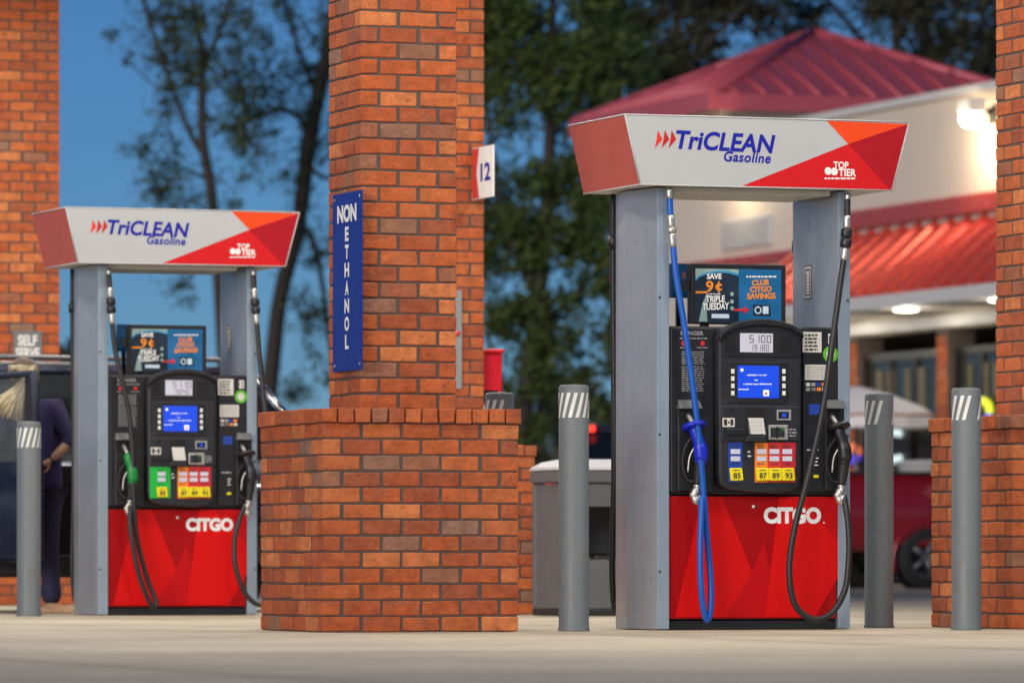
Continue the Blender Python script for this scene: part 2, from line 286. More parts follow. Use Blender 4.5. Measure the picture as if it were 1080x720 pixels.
def digits(mb, s, x0, x1, z0, z1, y):
    n = len(s); w = (x1-x0)/n
    for i, ch in enumerate(s):
        a = x0+i*w+w*.12; b = a+w*.72; h = (z1-z0); t = w*.13; zm = (z0+z1)/2
        for g in SEG.get(ch, ''):
            r = {'a':(a,b,z1-t,z1),'d':(a,b,z0,z0+t),'g':(a,b,zm-t/2,zm+t/2),'f':(a,a+t,zm,z1),'b':(b-t,b,zm,z1),'e':(a,a+t,z0,zm),'c':(b-t,b,z0,zm)}[g]
            mb.quad([(r[0],y,r[2]),(r[1],y,r[2]),(r[1],y,r[3]),(r[0],y,r[3])])

# ------------------------------------------------------------------ ground
def sheet(name, x0, x1, y0, y1, z, m):
    return tag(MB().quad([(x0,y0,z),(x1,y0,z),(x1,y1,z),(x0,y1,z)]).build(name, m), kind='structure')
sheet('ground', -1500, 1500, -300, 2600, -.012, M['grass'])
sheet('forecourt', -60, 60, -20, 100, 0, M['concrete'])
for m_ in ('lamp_canopy','lamp_soffit','lcd','screen','screen_white','shelf_glow','brake','neon_y','neon_b','neon_w','neon_r','lamp_warm'): M[m_].cycles.emission_sampling = 'NONE'
jb = MB()
for i in range(-3, 5):           # sawn joints of the slab, shallow dark strips
    a, b_ = st(PUMP1, -30, i*4.18-2.1), st(PUMP1, 30, i*4.18-2.1); n = Vector((-SI, CO, 0))*.014
    jb.quad([(*(a-n).xy, .004), (*(b_-n).xy, .004), (*(b_+n).xy, .004), (*(a+n).xy, .004)])
for i in range(-4, 5):
    a, b_ = st(PUMP1, i*4.4+2.9, -14), st(PUMP1, i*4.4+2.9, 36); n = Vector((CO, SI, 0))*.010
    jb.quad([(*(a-n).xy, .0042), (*(a+n).xy, .0042), (*(b_+n).xy, .0042), (*(b_-n).xy, .0042)])
tag(jb.build('pavement_joints', M['mortar']), kind='structure')

# ------------------------------------------------------------------ brick pillars
BL, CH, JT = .2075, .080, .0098
def brick_mesh(L, D, H, seed):
    rnd = random.Random(seed); bm = bmesh.new(); bmesh.ops.create_cube(bm, size=1)
    for v in bm.verts: v.co = Vector((v.co.x*L, v.co.y*D, v.co.z*H)) + Vector((rnd.uniform(-1,1)*.0020, rnd.uniform(-1,1)*.0017, rnd.uniform(-1,1)*.0032))
    bmesh.ops.bevel(bm, geom=list(bm.edges), offset=.0045, segments=1, affect='EDGES')
    me = bpy.data.meshes.new('brick'); bm.to_mesh(me); bm.free(); me.materials.append(M['brick']); return me
STR = [brick_mesh(BL-.0145, .090, CH-JT, i) for i in range(7)]
ROW = [brick_mesh(.0867-.008, .198, .070, 40+i) for i in range(5)]
ROW2 = [brick_mesh(.0914-.008, .198, .070, 60+i) for i in range(5)]
def ring_even(W, course):        # 5 stretchers on two faces, 4 between them on the others
    n = round(W/BL); out = []; h = W/2; e = BL/4
    full = [(-h+BL*(i+.5)) for i in range(n)]; part = [(-h+BL/2+BL*(i+.5)) for i in range(n-1)]
    A, B = (full, part) if course % 2 == 0 else (part, full)
    flush = lambda c: c+math.copysign(.0038, c) if abs(c)+BL/2 > h-.01 else c      # end bricks sit flush at the corner
    for c in A: c = flush(c); out += [(c, -h+e-.0022, 0), (c, h-e+.0022, 0)]
    for c in B: c = flush(c); out += [(-h+e-.0022, c, 1), (h-e+.0022, c, 1)]
    return out
def ring_pin(W, course):         # pinwheel of 2 stretchers and an end per face
    h = W/2; e = BL/4; out = []; s = 1 if course % 2 == 0 else -1
    for k in range(4):
        for j in range(2):
            c = (-h+BL*(j+.5)-(.0038 if j == 0 else 0))*s; x, y = c, -h+e-.0022
            a = k*math.pi/2; ca, sa = round(math.cos(a)), round(math.sin(a))
            out.append((x*ca-y*sa, x*sa+y*ca, k % 2))
    return out
def pillar(origin, r, d, label, x_min_block, x_min_col, ztop=5.3, seen=True, cdx=0.0):
    rnd = random.Random(int(r*1000+origin.y*37))
    W, WC = 5*BL, 2.5*BL; loc = st(origin, r+W/2, d+W/2); p = thing('brick_pillar', label, 'brick pillar', loc, YAW, 'brick canopy pillars')
    c = MB(); a = W/2-.0098; b = WC/2-.0098
    c.box(-a, a, -a, a, .002, 1.05); c.box(-b+cdx, b+cdx, -b, b, 1.05, ztop); c.box(-W/2+.04, W/2-.04, -W/2+.04, W/2-.04, 1.05, 1.100)
    c.build('mortar_core', M['mortar'], p)
    rest = MB(); rot = Matrix.Rotation(YAW, 3, 'Z')
    def place(x, y, z, o, me, vis):
        wp = loc + rot @ Vector((x, y, z)); px, py = to_px(wp)
        if vis and -14 < py < 690 and -18 < px < 1098:
            ob = link('brick', me, p, (x+rnd.uniform(-1,1)*.0008, y+rnd.uniform(-1,1)*.0008, z+rnd.uniform(-1,1)*.0012), (0, 0, (math.pi/2 if o else 0)+rnd.choice((0, math.pi))+rnd.uniform(-1,1)*.004))
        else:
            vs = [((-v.co.y if o else v.co.x)+x, (v.co.x if o else v.co.y)+y, v.co.z+z) for v in me.vertices]
            rest.add(vs, [tuple(f.vertices) for f in me.polygons])
    for k in range(13):
        z = k*CH+CH/2
        for x, y, o in ring_even(W, k):
            px, _ = to_px(loc + rot @ Vector((x+.09, y, z)))
            place(x, y, z, o, rnd.choice(STR), seen and (y < -W/2+.06 or x < -W/2+.06) and px > x_min_block)
    WR = W+.024; n = 12; z = 1.04+.0365
    for i in range(n):
        x = -WR/2+WR/n*(i+.5)
        for y in (-WR/2+.1, WR/2-.1):
            px, _ = to_px(loc + rot @ Vector((x+.05, y, z))); place(x, y, z, 0, rnd.choice(ROW), seen and y < 0 and px > x_min_block)
    m = 7; span = WR-.4
    for i in range(m):
        y = -span/2+span/m*(i+.5)
        for x in (-WR/2+.1, WR/2-.1):
            px, _ = to_px(loc + rot @ Vector((x+.05, y, z))); place(x, y, z, 1, rnd.choice(ROW2), seen and x < 0 and px > x_min_block)
    k = 0; z = 1.112+CH/2
    while z < ztop-.02:
        for x, y, o in ring_pin(WC, k):
            px, _ = to_px(loc + rot @ Vector((x+cdx+.09, y, z))); place(x+cdx, y, z, o, rnd.choice(STR), seen and (y < -WC/2+.06 or x < -WC/2+.06) and px > x_min_col)
        z += CH; k += 1
    tag(rest.build('brickwork', M['brick'], p), kind='stuff')
    return p, loc
CD1 = .022
P1, L1 = pillar(PUMP1, -2.425, -.29, 'nearest brick pillar, its square base complete, with the blue NON ETHANOL sign', 0, 0, cdx=CD1)
P3, L3 = pillar(PUMP1, 1.33, -.29, 'brick pillar at the right edge of the photo behind two grey bollards', 0, 0)
P2, L2 = pillar(PUMP2, 1.33, -.29, 'farther bright orange brick pillar showing behind the nearest one, with the number 12 flag', 540, 472)
P4, L4 = pillar(PUMP3, 1.33, -.29, 'far brick pillar at the left edge with the SELF SERVE sign', 0, 0)
for o_, r_ in ((PUMP2, -2.425), (PUMP3, -2.425)):
    pass
# signs on the pillars
WCH = 2.5*BL/2
def world_on(L, px, py, axis, off):   # local (a, z) of a pixel on a pillar plane; axis 'y': plane y=off, axis 'x': plane x=off
    dx = (px-CX)/F; dz = (HY-py)/F
    if axis == 'y':
        t = (off + (-SI*L.x+CO*L.y))/(-SI*dx+CO); a = CO*(t*dx-L.x)+SI*(t-L.y)
    else:
        t = (off + (CO*L.x+SI*L.y))/(CO*dx+SI); a = -SI*(t*dx-L.x)+CO*(t-L.y)
    return a, CAMZ+t*dz
# NON ETHANOL on the left face
xs = -WCH-.012+CD1
y0, zb = world_on(L1, 382, 388, 'x', xs); y1, _ = world_on(L1, 351.5, 388, 'x', xs); _, zt = world_on(L1, 367, 203, 'x', xs)
_, zb = world_on(L1, 367, 391, 'x', xs)
sg = thing('fuel_sign', 'tall narrow blue sign reading NON ETHANOL on the nearest brick pillar', 'sign', L1 + Matrix.Rotation(YAW, 3, 'Z') @ Vector((xs, 0, zb)), YAW)
H = zt-zb
MB().box(-.003, .003, y0, y1, 0, H).build('panel', M['sign_blue'], sg)
tb = MB(); ym = (y0+y1)/2
def side_text(mb, s, yc, w_, z0, z1, x, bold=.02):       # print on a plane facing -x, reading towards -y
    V, Fc = text_mesh(s, None, bold); mb.add([(x, yc+w_/2-u*w_, z0+v*(z1-z0)) for u, v in V], Fc)
side_text(tb, 'NON', ym, .27*(y1-y0)/.508*1.25, H-.150, H-.060, -.0045, .05)
for i, ch in enumerate('ETHANOL'): side_text(tb, ch, ym, .058 if ch not in 'HNO' else .075, H-.245-i*.0905, H-.172-i*.0905, -.0045, .045)
tb.build('lettering', M['sign_white'], sg)
for yy in (y0+.03, y1-.03):
    for zz in (.03, H-.03): MB().lathe([(.008, -.0065), (.006, -.009), (0, -.0095)], 8, ax='x', c=(.003, yy, zz)).build('rivet', M['alu'], sg)
# number flag 12 (perpendicular to the front face of the second pillar)
x12, z12b = world_on(L2, 499, 211, 'y', -WCH); _, z12t = world_on(L2, 500, 157, 'y', -WCH)
fl = thing('pump_number_flag', 'small red and white flag sign with the number 12 on the farther pillar', 'sign', L2 + Matrix.Rotation(YAW, 3, 'Z') @ Vector((x12, -WCH, z12b)), YAW)
hh = z12t-z12b
MB().box(-.006, .006, -.40, -.002, 0, hh).build('panel', M['sign_white'], fl, bevel=.002)
MB().quad([(-.0075, -.005, .005), (-.0075, -.005, hh-.005), (-.0075, -.135, hh-.005), (-.0075, -.085, hh*.5), (-.0075, -.135, .005)]).build('red_band', M['sign_red'], fl)
tb = MB(); side_text(tb, '12', -.26, .19, hh*.33, hh*.68, -.0078, .03); tb.build('lettering', M['navy_print'], fl)
# grey notice on the second pillar
a0, zb = world_on(L2, 487, 410, 'y', -WCH-.01); a1, zt = world_on(L2, 487, 306, 'y', -WCH-.01)
nt_ = thing('grey_notice', 'tall grey notice on the farther pillar, half hidden by the nearest pillar', 'sign', L2 + Matrix.Rotation(YAW, 3, 'Z') @ Vector((0, -WCH-.01, zb)), YAW)
MB().box(a0-.36, a0, -.003, .004, 0, zt-zb).build('panel', M['notice'], nt_)
lb = MB()
for i in range(9):
    z = (zt-zb)*(.90-i*.05); lb.quad([(a0-.30, -.0045, z-.010), (a0-.075, -.0045, z-.010), (a0-.075, -.0045, z+.004), (a0-.30, -.0045, z+.004)])
tag(lb.build('printed_lines', M['sign_white'], nt_), kind='stuff')
MB().lathe([(0, -.005), (.02, -.005), (.02, -.004)], 14, ax='y', c=(a0-.030, 0, (zt-zb)*.56)).build('red_mark', M['sign_red'], nt_)
# SELF SERVE on the far left pillar
a0, zt = world_on(L4, 14, 349, 'y', -WCH-.01); a1, _ = world_on(L4, 44, 349, 'y', -WCH-.01); _, zb = world_on(L4, 30, 398, 'y', -WCH-.01)
ss = thing('self_serve_sign', 'grey sign with white SELF SERVE lettering on the far left pillar', 'sign', L4 + Matrix.Rotation(YAW, 3, 'Z') @ Vector((0, -WCH-.01, zb)), YAW)
hs = zt-zb; ws = a1-a0
MB().box(a0, a1, -.003, .004, 0, hs).build('panel', M['sign_grey'], ss)
tb = MB(); put_text(tb, 'SELF', a0+ws*.16, a1-ws*.16, hs-.115, hs-.03, -.0045, bold=.03); put_text(tb, 'SERVE', a0+ws*.08, a1-ws*.08, hs-.215, hs-.13, -.0045, bold=.03)
tb.build('lettering', M['sign_white'], ss)
tb = MB(); tb.lathe([(.095, -.0045), (.083, -.0045)], 28, ax='y', c=((a0+a1)/2, 0, hs-.32)); tb.build('red_ring', M['sign_red'], ss)
tb = MB(); tb.lathe([(.083, -.0045), (0, -.0045)], 28, ax='y', c=((a0+a1)/2, 0, hs-.32)); tb.build('disc', M['sign_white'], ss)
# red cabinet on the right side of the second pillar's shaft
bx = WCH+.002
_, zt = world_on(L2, 515, 368, 'y', -.1); 
cb = thing('red_cabinet', 'bright red service box with white lettering beside the farther pillar', 'cabinet', L2 + Matrix.Rotation(YAW, 3, 'Z') @ Vector((bx, -.02, 1.112)), YAW)
hc = zt-1.112
MB().box(.0, .155, -.15, .15, .0, hc-.03).build('body', M['box_red'], cb, bevel=.015)
MB().box(.0, .165, -.165, .16, hc-.03, hc).build('lid', M['box_red'], cb, bevel=.012)
MB().box(.012, .085, -.1525, -.1502, .03, .27).build('white_panel', M['sign_white'], cb)
tb = MB()
for k in range(4):
    for q in range(2): tb.quad([(.022+q*.034, -.153, .05+k*.055), (.042+q*.034, -.153, .05+k*.055), (.046+q*.034, -.153, .082+k*.055), (.026+q*.034, -.153, .082+k*.055)])
tag(tb.build('red_marks', M['box_red'], cb), kind='stuff')
MB().box(.02, .12, -.153, -.1502, .29, .37).build('slot', M['void'], cb)

# ------------------------------------------------------------------ bollards
def bollard(origin, r, d, label, turn, angs=None):
    t = thing('bollard', label, 'bollard', st(origin, r, d), YAW, 'grey steel bollards')
    ra, h = .0765, 1.24
    MB().lathe([(ra+.004, .001), (ra+.004, .012), (ra, .02), (ra, h-.012), (ra-.004, h-.004), (ra-.012, h), (0, h+.004)], 32).build('post', M['bollard'], t)
    b = MB(); n = 13
    for a0 in (angs or [math.degrees(turn)+i*360/n for i in range(n)]):
        a0 = R(a0); wd = 2*math.pi/n*.50; vs = []
        for j in range(5):
            for q in (0, .5, 1):
                a = a0 + wd*q + .42*j/4; vs.append((math.cos(a)*(ra+.0012), math.sin(a)*(ra+.0012), h-.165+.125*j/4))
        b.add(vs, [(j*3+q, j*3+q+1, j*3+q+4, j*3+q+3) for j in range(4) for q in (0, 1)], 0, True)
    b.build('reflective_stripes', M['reflect'], t)
    rnd = random.Random(int(r*100)+7); sc_ = MB()
    for k in range(5):           # scraped paint near the foot
        a0, z0, wd, hh_ = R(rnd.uniform(185, 340)), rnd.uniform(.03, .55), rnd.uniform(.05, .16), rnd.uniform(.012, .07); n = 9
        vs = [(math.cos(a0+math.cos(2*math.pi*i/n)*wd*rnd.uniform(.5, 1))*(ra+.0009), math.sin(a0+math.cos(2*math.pi*i/n)*wd*rnd.uniform(.5, 1))*(ra+.0009), z0+math.sin(2*math.pi*i/n)*hh_*rnd.uniform(.5, 1)) for i in range(n)]
        sc_.add(vs, [tuple(range(n))])
    tag(sc_.build('paint_scuffs', M['scuff'], t), kind='stuff')
bollard(PUMP1, -1.07, -.22, 'grey bollard standing in front of the pump with the blue hose, left of it', .1)
bollard(PUMP1, -.98, 1.13, 'grey bollard whose striped top peeks over the nearest pillar base', .7, [170, 202, 232, 30, 60, 90])
bollard(PUMP1, .95, .56, 'grey bollard between the pump with the blue hose and the maroon pickup', 2.1, [165, 195, 225, 305, 335, 60, 90])
bollard(PUMP1, 1.0, -.44, 'grey bollard standing in front of the rightmost brick pillar', 1.5, [170, 200, 228, 290, 318, 60, 90])
bollard(PUMP2, -1.06, -.24, 'grey bollard at the left edge, left of the pump with the green nozzle', .3)

# ------------------------------------------------------------------ canopy over the islands, with its lamps
cz = 5.3
cp = thing('station_canopy', 'flat station canopy carried by the brick pillars above the pumps', 'canopy', st(PUMP1, 0, 6.6, cz), YAW)
MB().box(-4.4, 4.4, -13.4, 13.4, .0, .06).build('deck', M['deck'], cp)
f = MB(); f.box(-4.46, 4.46, -13.46, -13.402, -.02, .95); f.box(-4.46, 4.46, 13.402, 13.46, -.02, .95); f.box(-4.46, -4.402, -13.4, 13.4, -.02, .95); f.box(4.402, 4.46, -13.4, 13.4, -.02, .95)
f.build('fascia', M['salmon'], cp); MB().box(-4.4, 4.4, -13.4, 13.4, .80, .86).build('roof', M['deck'], cp)
LW = 66
hous = MB().box(-.30, .30, -.30, .30, -.05, -.002).mesh('housing', M['fascia']); lens = MB().box(-.25, .25, -.25, .25, -.058, -.0505).mesh('lens', M['lamp_canopy'])
ll = bpy.data.lights.new('lamp', 'AREA'); ll.shape = 'SQUARE'; ll.size = .5; ll.energy = LW; ll.color = (1, .95, .87)
RW = dict(zip((-5.9, -2.0, 2.2, 6.4, 10.5, 14.7, 18.6), ('nearest', 'second', 'third', 'fourth', 'fifth', 'sixth', 'farthest'))); CW = {-2.9: 'left one', 0: 'middle one', 2.9: 'right one'}
for d in RW:
    for r in (-2.9, 0, 2.9):
        if abs(r) < .1 and abs(d-10.5) < .1: pass
        t = thing('canopy_lamp', f'square white lamp on the canopy underside, {RW[d]} row from the camera, {CW[r]}', 'lamp', st(PUMP1, r, d, cz), YAW, 'lamps under the canopy')
        link('housing', hous, t); link('lens', lens, t)
        o = bpy.data.objects.new('lamp_light', ll); C.objects.link(o); o.parent = t; o.location = (0, 0, -.065)

# ------------------------------------------------------------------ fuel pumps
def rc(px0, py0, px1, py1, v):
    xm, ym = (px0+px1)/2, (py0+py1)/2
    return pl(px0, ym, v)[0], pl(px1, ym, v)[0], pl(xm, py1, v)[1], pl(xm, py0, v)[1]
def qd(mb, px0, py0, px1, py1, v, y=None, mi=0):
    x0, x1, z0, z1 = rc(px0, py0, px1, py1, v); y = v if y is None else y
    mb.quad([(x0,y,z0),(x1,y,z0),(x1,y,z1),(x0,y,z1)], mi); return mb
def pbox(mb, px0, py0, px1, py1, v, y0, y1, mi=0):
    x0, x1, z0, z1 = rc(px0, py0, px1, py1, v); return mb.box(x0, x1, y0, y1, z0, z1, mi)
def ptext(mb, s, px0, py0, px1, py1, v, mi=0, **k):
    x0, x1, z0, z1 = rc(px0, py0, px1, py1, v); return put_text(mb, s, x0, x1, z0, z1, v, mi, **k)
def ppoly(mb, pts, v, mi=0):
    mb.quad([(pl(a, b, v)[0], v, pl(a, b, v)[1]) for a, b in pts], mi); return mb
def lines(mb, px0, px1, py0, py1, n, v, h=1.0, seed=1, mi=0):
    rnd = random.Random(seed)
    for i in range(n):
        y = py0+(py1-py0)*(i+.5)/n; x = px0
        while x < px1-1.5:
            wlen = rnd.uniform(2, 5.5); e = min(px1-rnd.uniform(0, 2), x+wlen)
            if e-x > .6: qd(mb, x, y-h/2, e, y+h/2, v, None, mi)
            x = e+.9
        
def nozzle(p, gx, gz, gy, col, kind, sw):
    n = thing_part('nozzle', p)
    G = Vector((gx, gy, gz)); K = [M['alu'], M[col], M['rubber'], M['black']]
    MB().tube(spline([G+Vector((-.015, .11, .075)), G+Vector((-.012, .06, .06)), G+Vector((0, .0, .0))], 5), .013, 10).build('spout', M['alu'], n)
    ax = Vector((.10, -.30, -.95)).normalized()
    if kind == 'disc':
        N1 = ax.orthogonal().normalized(); N2 = ax.cross(N1); g = MB(); vs = []
        for h, r in ((-.012, .020), (-.010, .060), (.004, .066), (.012, .058), (.016, .022)):
            for k in range(20):
                a = 2*math.pi*k/20; vs.append(G+ax*h+(N1*math.cos(a)+N2*math.sin(a))*r)
        g.add(vs, [(i*20+k, i*20+(k+1) % 20, (i+1)*20+(k+1) % 20, (i+1)*20+k) for i in range(4) for k in range(20)], 0, True)
        g.build('splash_guard', K[1], n)
    body = [G+ax*.0, G+ax*.03, G+Vector((.022, -.018, -.09)), G+Vector((.03, -.022, -.155)), G+Vector((.026, -.016, -.19))]
    MB().tube(spline(body, 5), [.022]*3+[.030]*8+[.036]*6+[.030]*4, 12).build('valve_body', K[1], n)
    grip = [G+Vector((.028, -.016, -.175)), G+Vector((.024, -.006, -.24)), G+Vector((.018, .0, -.30))]
    MB().tube(spline(grip, 5), [.028, .029, .029, .028, .028, .027, .026, .025, .024, .023, .021], 12).build('grip', K[2], n)
    lv = [G+Vector((-.005, .0, -.05)), G+Vector((-.045, .01, -.11)), G+Vector((-.055, .02, -.20)), G+Vector((-.03, .012, -.275)), G+Vector((.014, .0, -.285))]
    MB().tube(spline(lv, 6), .0065, 8).build('hand_guard', K[3], n)
    MB().tube(spline([G+Vector((.0, -.004, -.11)), G+Vector((-.022, .006, -.16)), G+Vector((-.03, .01, -.235))], 5), .0055, 8).build('trigger', K[0], n)
    s = [G+Vector((.018, .0, -.295)), G+Vector((.016, -.002, -.325)), G+Vector((-.004, -.006, -.345)), G+Vector((-.004, -.012, -.365)), G+Vector((.016, -.016, -.39)), sw]
    MB().tube(spline(s, 4), [.019,.020,.021,.018,.017,.021,.022,.018,.017,.021,.022,.018,.017,.020,.022,.020,.017,.016,.018,.018,.017], 12).build('swivel', K[0], n)
    return n
def thing_part(name, parent):     # an Empty that only gathers sub-parts
    o = bpy.data.objects.new(name, None); C.objects.link(o); o.parent = parent; o.empty_display_size = .05; return o
def hose(p, O, pts, rad, m, fit):
    P3 = []
    for a, b, v in pts:
        x, z = pl(a, b, v, O); P3.append((x, v, z))
    S = spline(P3, 8)
    h = MB().tube(S, rad, 12).build('hose', m, p)
    # couplings below the valance: (arc length from, to, radius, material)
    acc = [0]
    for i in range(1, len(S)): acc.append(acc[-1]+(S[i]-S[i-1]).length)
    def pos(t):
        for i in range(1, len(S)):
            if acc[i] >= t: return S[i-1].lerp(S[i], (t-acc[i-1])/max(1e-6, acc[i]-acc[i-1]))
        return S[-1]
    for a, b, r, mm in fit:
        n = 5; MB().tube([pos(a+(b-a)*i/n) for i in range(n+1)], [r*.9]+[r]*(n-1)+[r*.9], 14).build('coupling', M[mm], h)
    return S[-1]
def pump(O, label, var):
    p = thing('fuel_pump', label, 'fuel pump', O, YAW, 'fuel pumps')
    MB().box(-.468, .468, .02, .58, .0015, .05).build('plinth', M['black'], p, bevel=.004)
    # side columns
    for s in (-1, 1):
        out = [(s*.472, .0), (s*.472, .60), (s*.528, .60), (s*.584, .31), (s*.584, .29), (s*.534, .0)]
        if s > 0: out = out[::-1]
        c = MB().prismz(out[::-1], .004, 2.262).build('column', M['steel'], p, bevel=.003, fix=True)
        MB().box(*sorted((s*.470, s*.5365)), -.012, -.0005, .006, 2.260).build('edge_trim', M['steel_edge'], c, bevel=.003)
        b = MB()
        for zz in (.30, 1.0, 1.7): b.lathe([(.0, -.0155), (.006, -.0145), (.007, -.012)], 10, ax='y', c=(s*.523, 0, zz))
        b.build('screw', M['black2'], c)
    # lower cabinet with red door
    lc = MB().box(-.466, .466, .022, .585, .055, .688).build('lower_cabinet', M['black'], p)
    dr = MB().box(-.464, .464, .002, .020, .058, .686).build('door', M['red_panel'], p, bevel=.003)
    fb = MB()
    V = -.0005
    ppoly(fb, [(712, 650), (740, 524), (762, 524), (793, 602), (766, 650)], V, 0)
    ppoly(fb, [(806, 650), (822, 524), (842, 524), (884, 570), (884, 608), (860, 650)], V, 0)
    ppoly(fb, [(766, 650), (793, 602), (806, 570), (812, 600), (806, 650)], V, 1)
    ppoly(fb, [(842, 524), (884, 524), (884, 570)], V, 1)
    fb.build('printed_facets', [M['red_bright'], M['red_mid']], dr)
    tb = MB(); ptext(tb, 'CITGO', 805.5, 534.5, 866, 552, -.0015, bold=.055, spacing=1.0); tb.build('brand_lettering', M['white_print'], dr)
    tb = MB(); qd(tb, 868.3, 550, 869.6, 551.6, -.0015); x, z = pl(795, 534, 0); tb.build('full_stop', M['white_print'], dr)
    MB().lathe([(.0, -.008), (.009, -.007), (.012, .0)], 14, ax='y', c=(x, 0, z)).build('lock', M['alu'], dr)
    # upper cabinet
    uc = MB().box(-.466, .466, .012, .585, .692, 1.556).build('upper_cabinet', M['black'], p, bevel=.01)
    # side bezels
    for a, b in ((706.5, 753), (846.5, 885)):
        m = MB(); pbox(m, a, 345, b, 519, 0, -.006, .011); m.build('side_bezel', M['black'], p, bevel=.008)
    # display head
    vh = -.062
    arch = [(757.5, 355), (760, 349.5), (768, 344), (780, 339), (794, 336.5), (808, 336.2), (822, 338.5), (834, 342.5), (843, 347.5), (846, 352)]
    low = [(845, 500), (842.5, 511), (836, 517.5), (820, 520), (785, 518.5), (768, 516), (760, 511), (758, 500)]
    pts = [pl(a, b, vh) for a, b in arch+low]
    hd = MB().prism(pts[::-1], vh, .013).build('display_head', M['black2'], p, bevel=.014, fix=True)
    rim = [pl(a, b, vh) for a, b in arch]; rim2 = [pl(a, b+6.5-abs(a-802)*.03, vh) for a, b in arch]
    MB().prism((rim+rim2[::-1])[::-1], vh-.028, vh+.004).build('hood', M['black'], hd, bevel=.006, fix=True)
    m = MB(); pbox(m, 762, 352, 842, 376, vh, vh-.006, vh+.003); m.build('display_bezel', M['black'], hd, bevel=.003)
    m = MB(); pbox(m, 780, 351.5, 814.5, 371.5, vh, vh-.009, vh-.004); lc_ = m.build('price_display', M['lcd'], hd)
    m = MB()
    x0, x1, z0, z1 = rc(789, 353.5, 813.5, 361.5, vh); digits(m, var['d1'], x0, x1, z0, z1, vh-.0096)
    x0, x1, z0, z1 = rc(790, 363.5, 811, 370, vh); digits(m, var['d2'], x0, x1, z0, z1, vh-.0096)
    m.build('digits', M['lcd_ink'], lc_)
    m = MB(); pbox(m, 767, 381, 831, 425, vh, vh-.005, vh+.003); bz = m.build('screen_bezel', M['black'], hd, bevel=.004)
    m = MB(); pbox(m, 777.5, 385.5, 821, 419.5, vh, vh-.0075, vh-.004); scn = m.build('screen', M['screen'], hd)
    m = MB(); vv = vh-.0082
    
    rn2 = random.Random(8)
    for xa_, xb2, yc in ((788, 808, 395.5), (796, 799, 400.7), (784, 813, 405), (779, 789, 410.5)):      # letter-sized marks
        x_ = xa_
        while x_ < xb2:
            w_ = rn2.uniform(.55, 1.0); hh_ = rn2.choice((.55, .55, .9)); qd(m, x_, yc-hh_, x_+w_, yc+.55, vv); x_ += w_+(.35 if rn2.random() < .82 else 1.2)
    qd(m, 781, 388.5, 784, 391.5, vv); qd(m, 805, 411, 811, 417.5, vv)
    tag(m.build('screen_text', M['screen_white'], scn), kind='stuff'); m = MB(); ppoly(m, [(806.3, 416), (808, 412.5), (809.8, 416)], vv-.0006); m.build('screen_icon', M['poster_red'], scn)
    for bx_ in (772.3, 826.2):
        for by in (391.5, 399.2, 406.8, 414.5):
            m = MB(); pbox(m, bx_-1.7, by-2.4, bx_+1.7, by+2.4, vh, vh-.010, vh-.0045); m.build('soft_key', M['btn'], bz, bevel=.0015)
    # vents beside the price display
    for xa_, xb2 in ((764, 775), (822, 836)):
        m = MB()
        for k in range(6): pbox(m, xa_, 355+k*3, xb2, 356.4+k*3, vh, vh-.0078, vh-.0055)
        tag(m.build('speaker_slots', M['void'], hd), kind='stuff')
    # payment row
    m = MB(); pbox(m, 760.5, 428, 843, 464.5, vh, vh-.010, vh+.003); pr = m.build('payment_panel', M['black2'], hd, bevel=.004)
    vp = vh-.0105
    m = MB(); pbox(m, 786.5, 430, 806, 466, vp, vp-.001, vp+.004); m.build('keypad_shade_plate', M['void'], pr)  # flat dark plate paints the shade of a recess round the keypad
    x0, x1, z0, z1 = rc(788.5, 440.5, 804.5, 458, vp)
    kp = MB().add([(x0, vp-.006, z1), (x1, vp-.006, z1), (x1+.006, vp-.026, z0), (x0+.006, vp-.026, z0), (x0, vp, z1), (x1, vp, z1), (x1+.006, vp, z0), (x0+.006, vp, z0)],
        [(0,3,2,1),(4,5,6,7),(0,1,5,4),(1,2,6,5),(2,3,7,6),(3,0,4,7)]).build('keypad', M['alu'], pr, fix=True)
    m = MB()
    for i in range(4):
        for j in range(4):
            u, t = (i+.18)/4, (j+.2)/4; dx = .006*(t); yy = vp-.0068-.020*t
            xa = x0+(x1-x0)*u+dx; xb = xa+(x1-x0)*.17; za = z1-(z1-z0)*t; zb = za-(z1-z0)*.16
            m.quad([(xa, yy-.0048, zb), (xb, yy-.0048, zb), (xb, yy-.0014, za), (xa, yy-.0014, za)])
    m.build('keys', M['label_white'], kp)
    MB().prism([pl(a, b, vp) for a, b in ((783.5, 465.5), (806, 465.5), (804.5, 459.5), (786.5, 459.5))], vp-.035, vp+.001).build('keypad_shelf', M['black2'], pr, bevel=.004, fix=True)
    m = MB(); qd(m, 762, 440.5, 775, 450, vp-.0006); nl = m.build('receipt_label', M['label_white'], pr); m = MB(); qd(m, 763.5, 442, 767, 448.5, vp-.0012); qd(m, 770.5, 442, 773.5, 448.5, vp-.0012); qd(m, 768, 444, 769.8, 446.5, vp-.0012); m.build('label_print', M['ink'], nl)
    m = MB(); pbox(m, 765, 452, 783, 458, vp, vp-.020, vp+.002); m.build('receipt_slot', M['black'], pr, bevel=.004); 
    m = MB(); pbox(m, 819, 432, 834, 443, vp, vp-.007, vp+.001); cl = m.build('contactless_reader', M['steel'], pr, bevel=.002); m = MB(); qd(m, 821, 434, 832, 441.3, vp-.0074); m.build('reader_face', M['void'], cl); m = MB(); qd(m, 825, 436, 829, 439.5, vp-.0080); m.build('reader_light', M['screen'], cl)
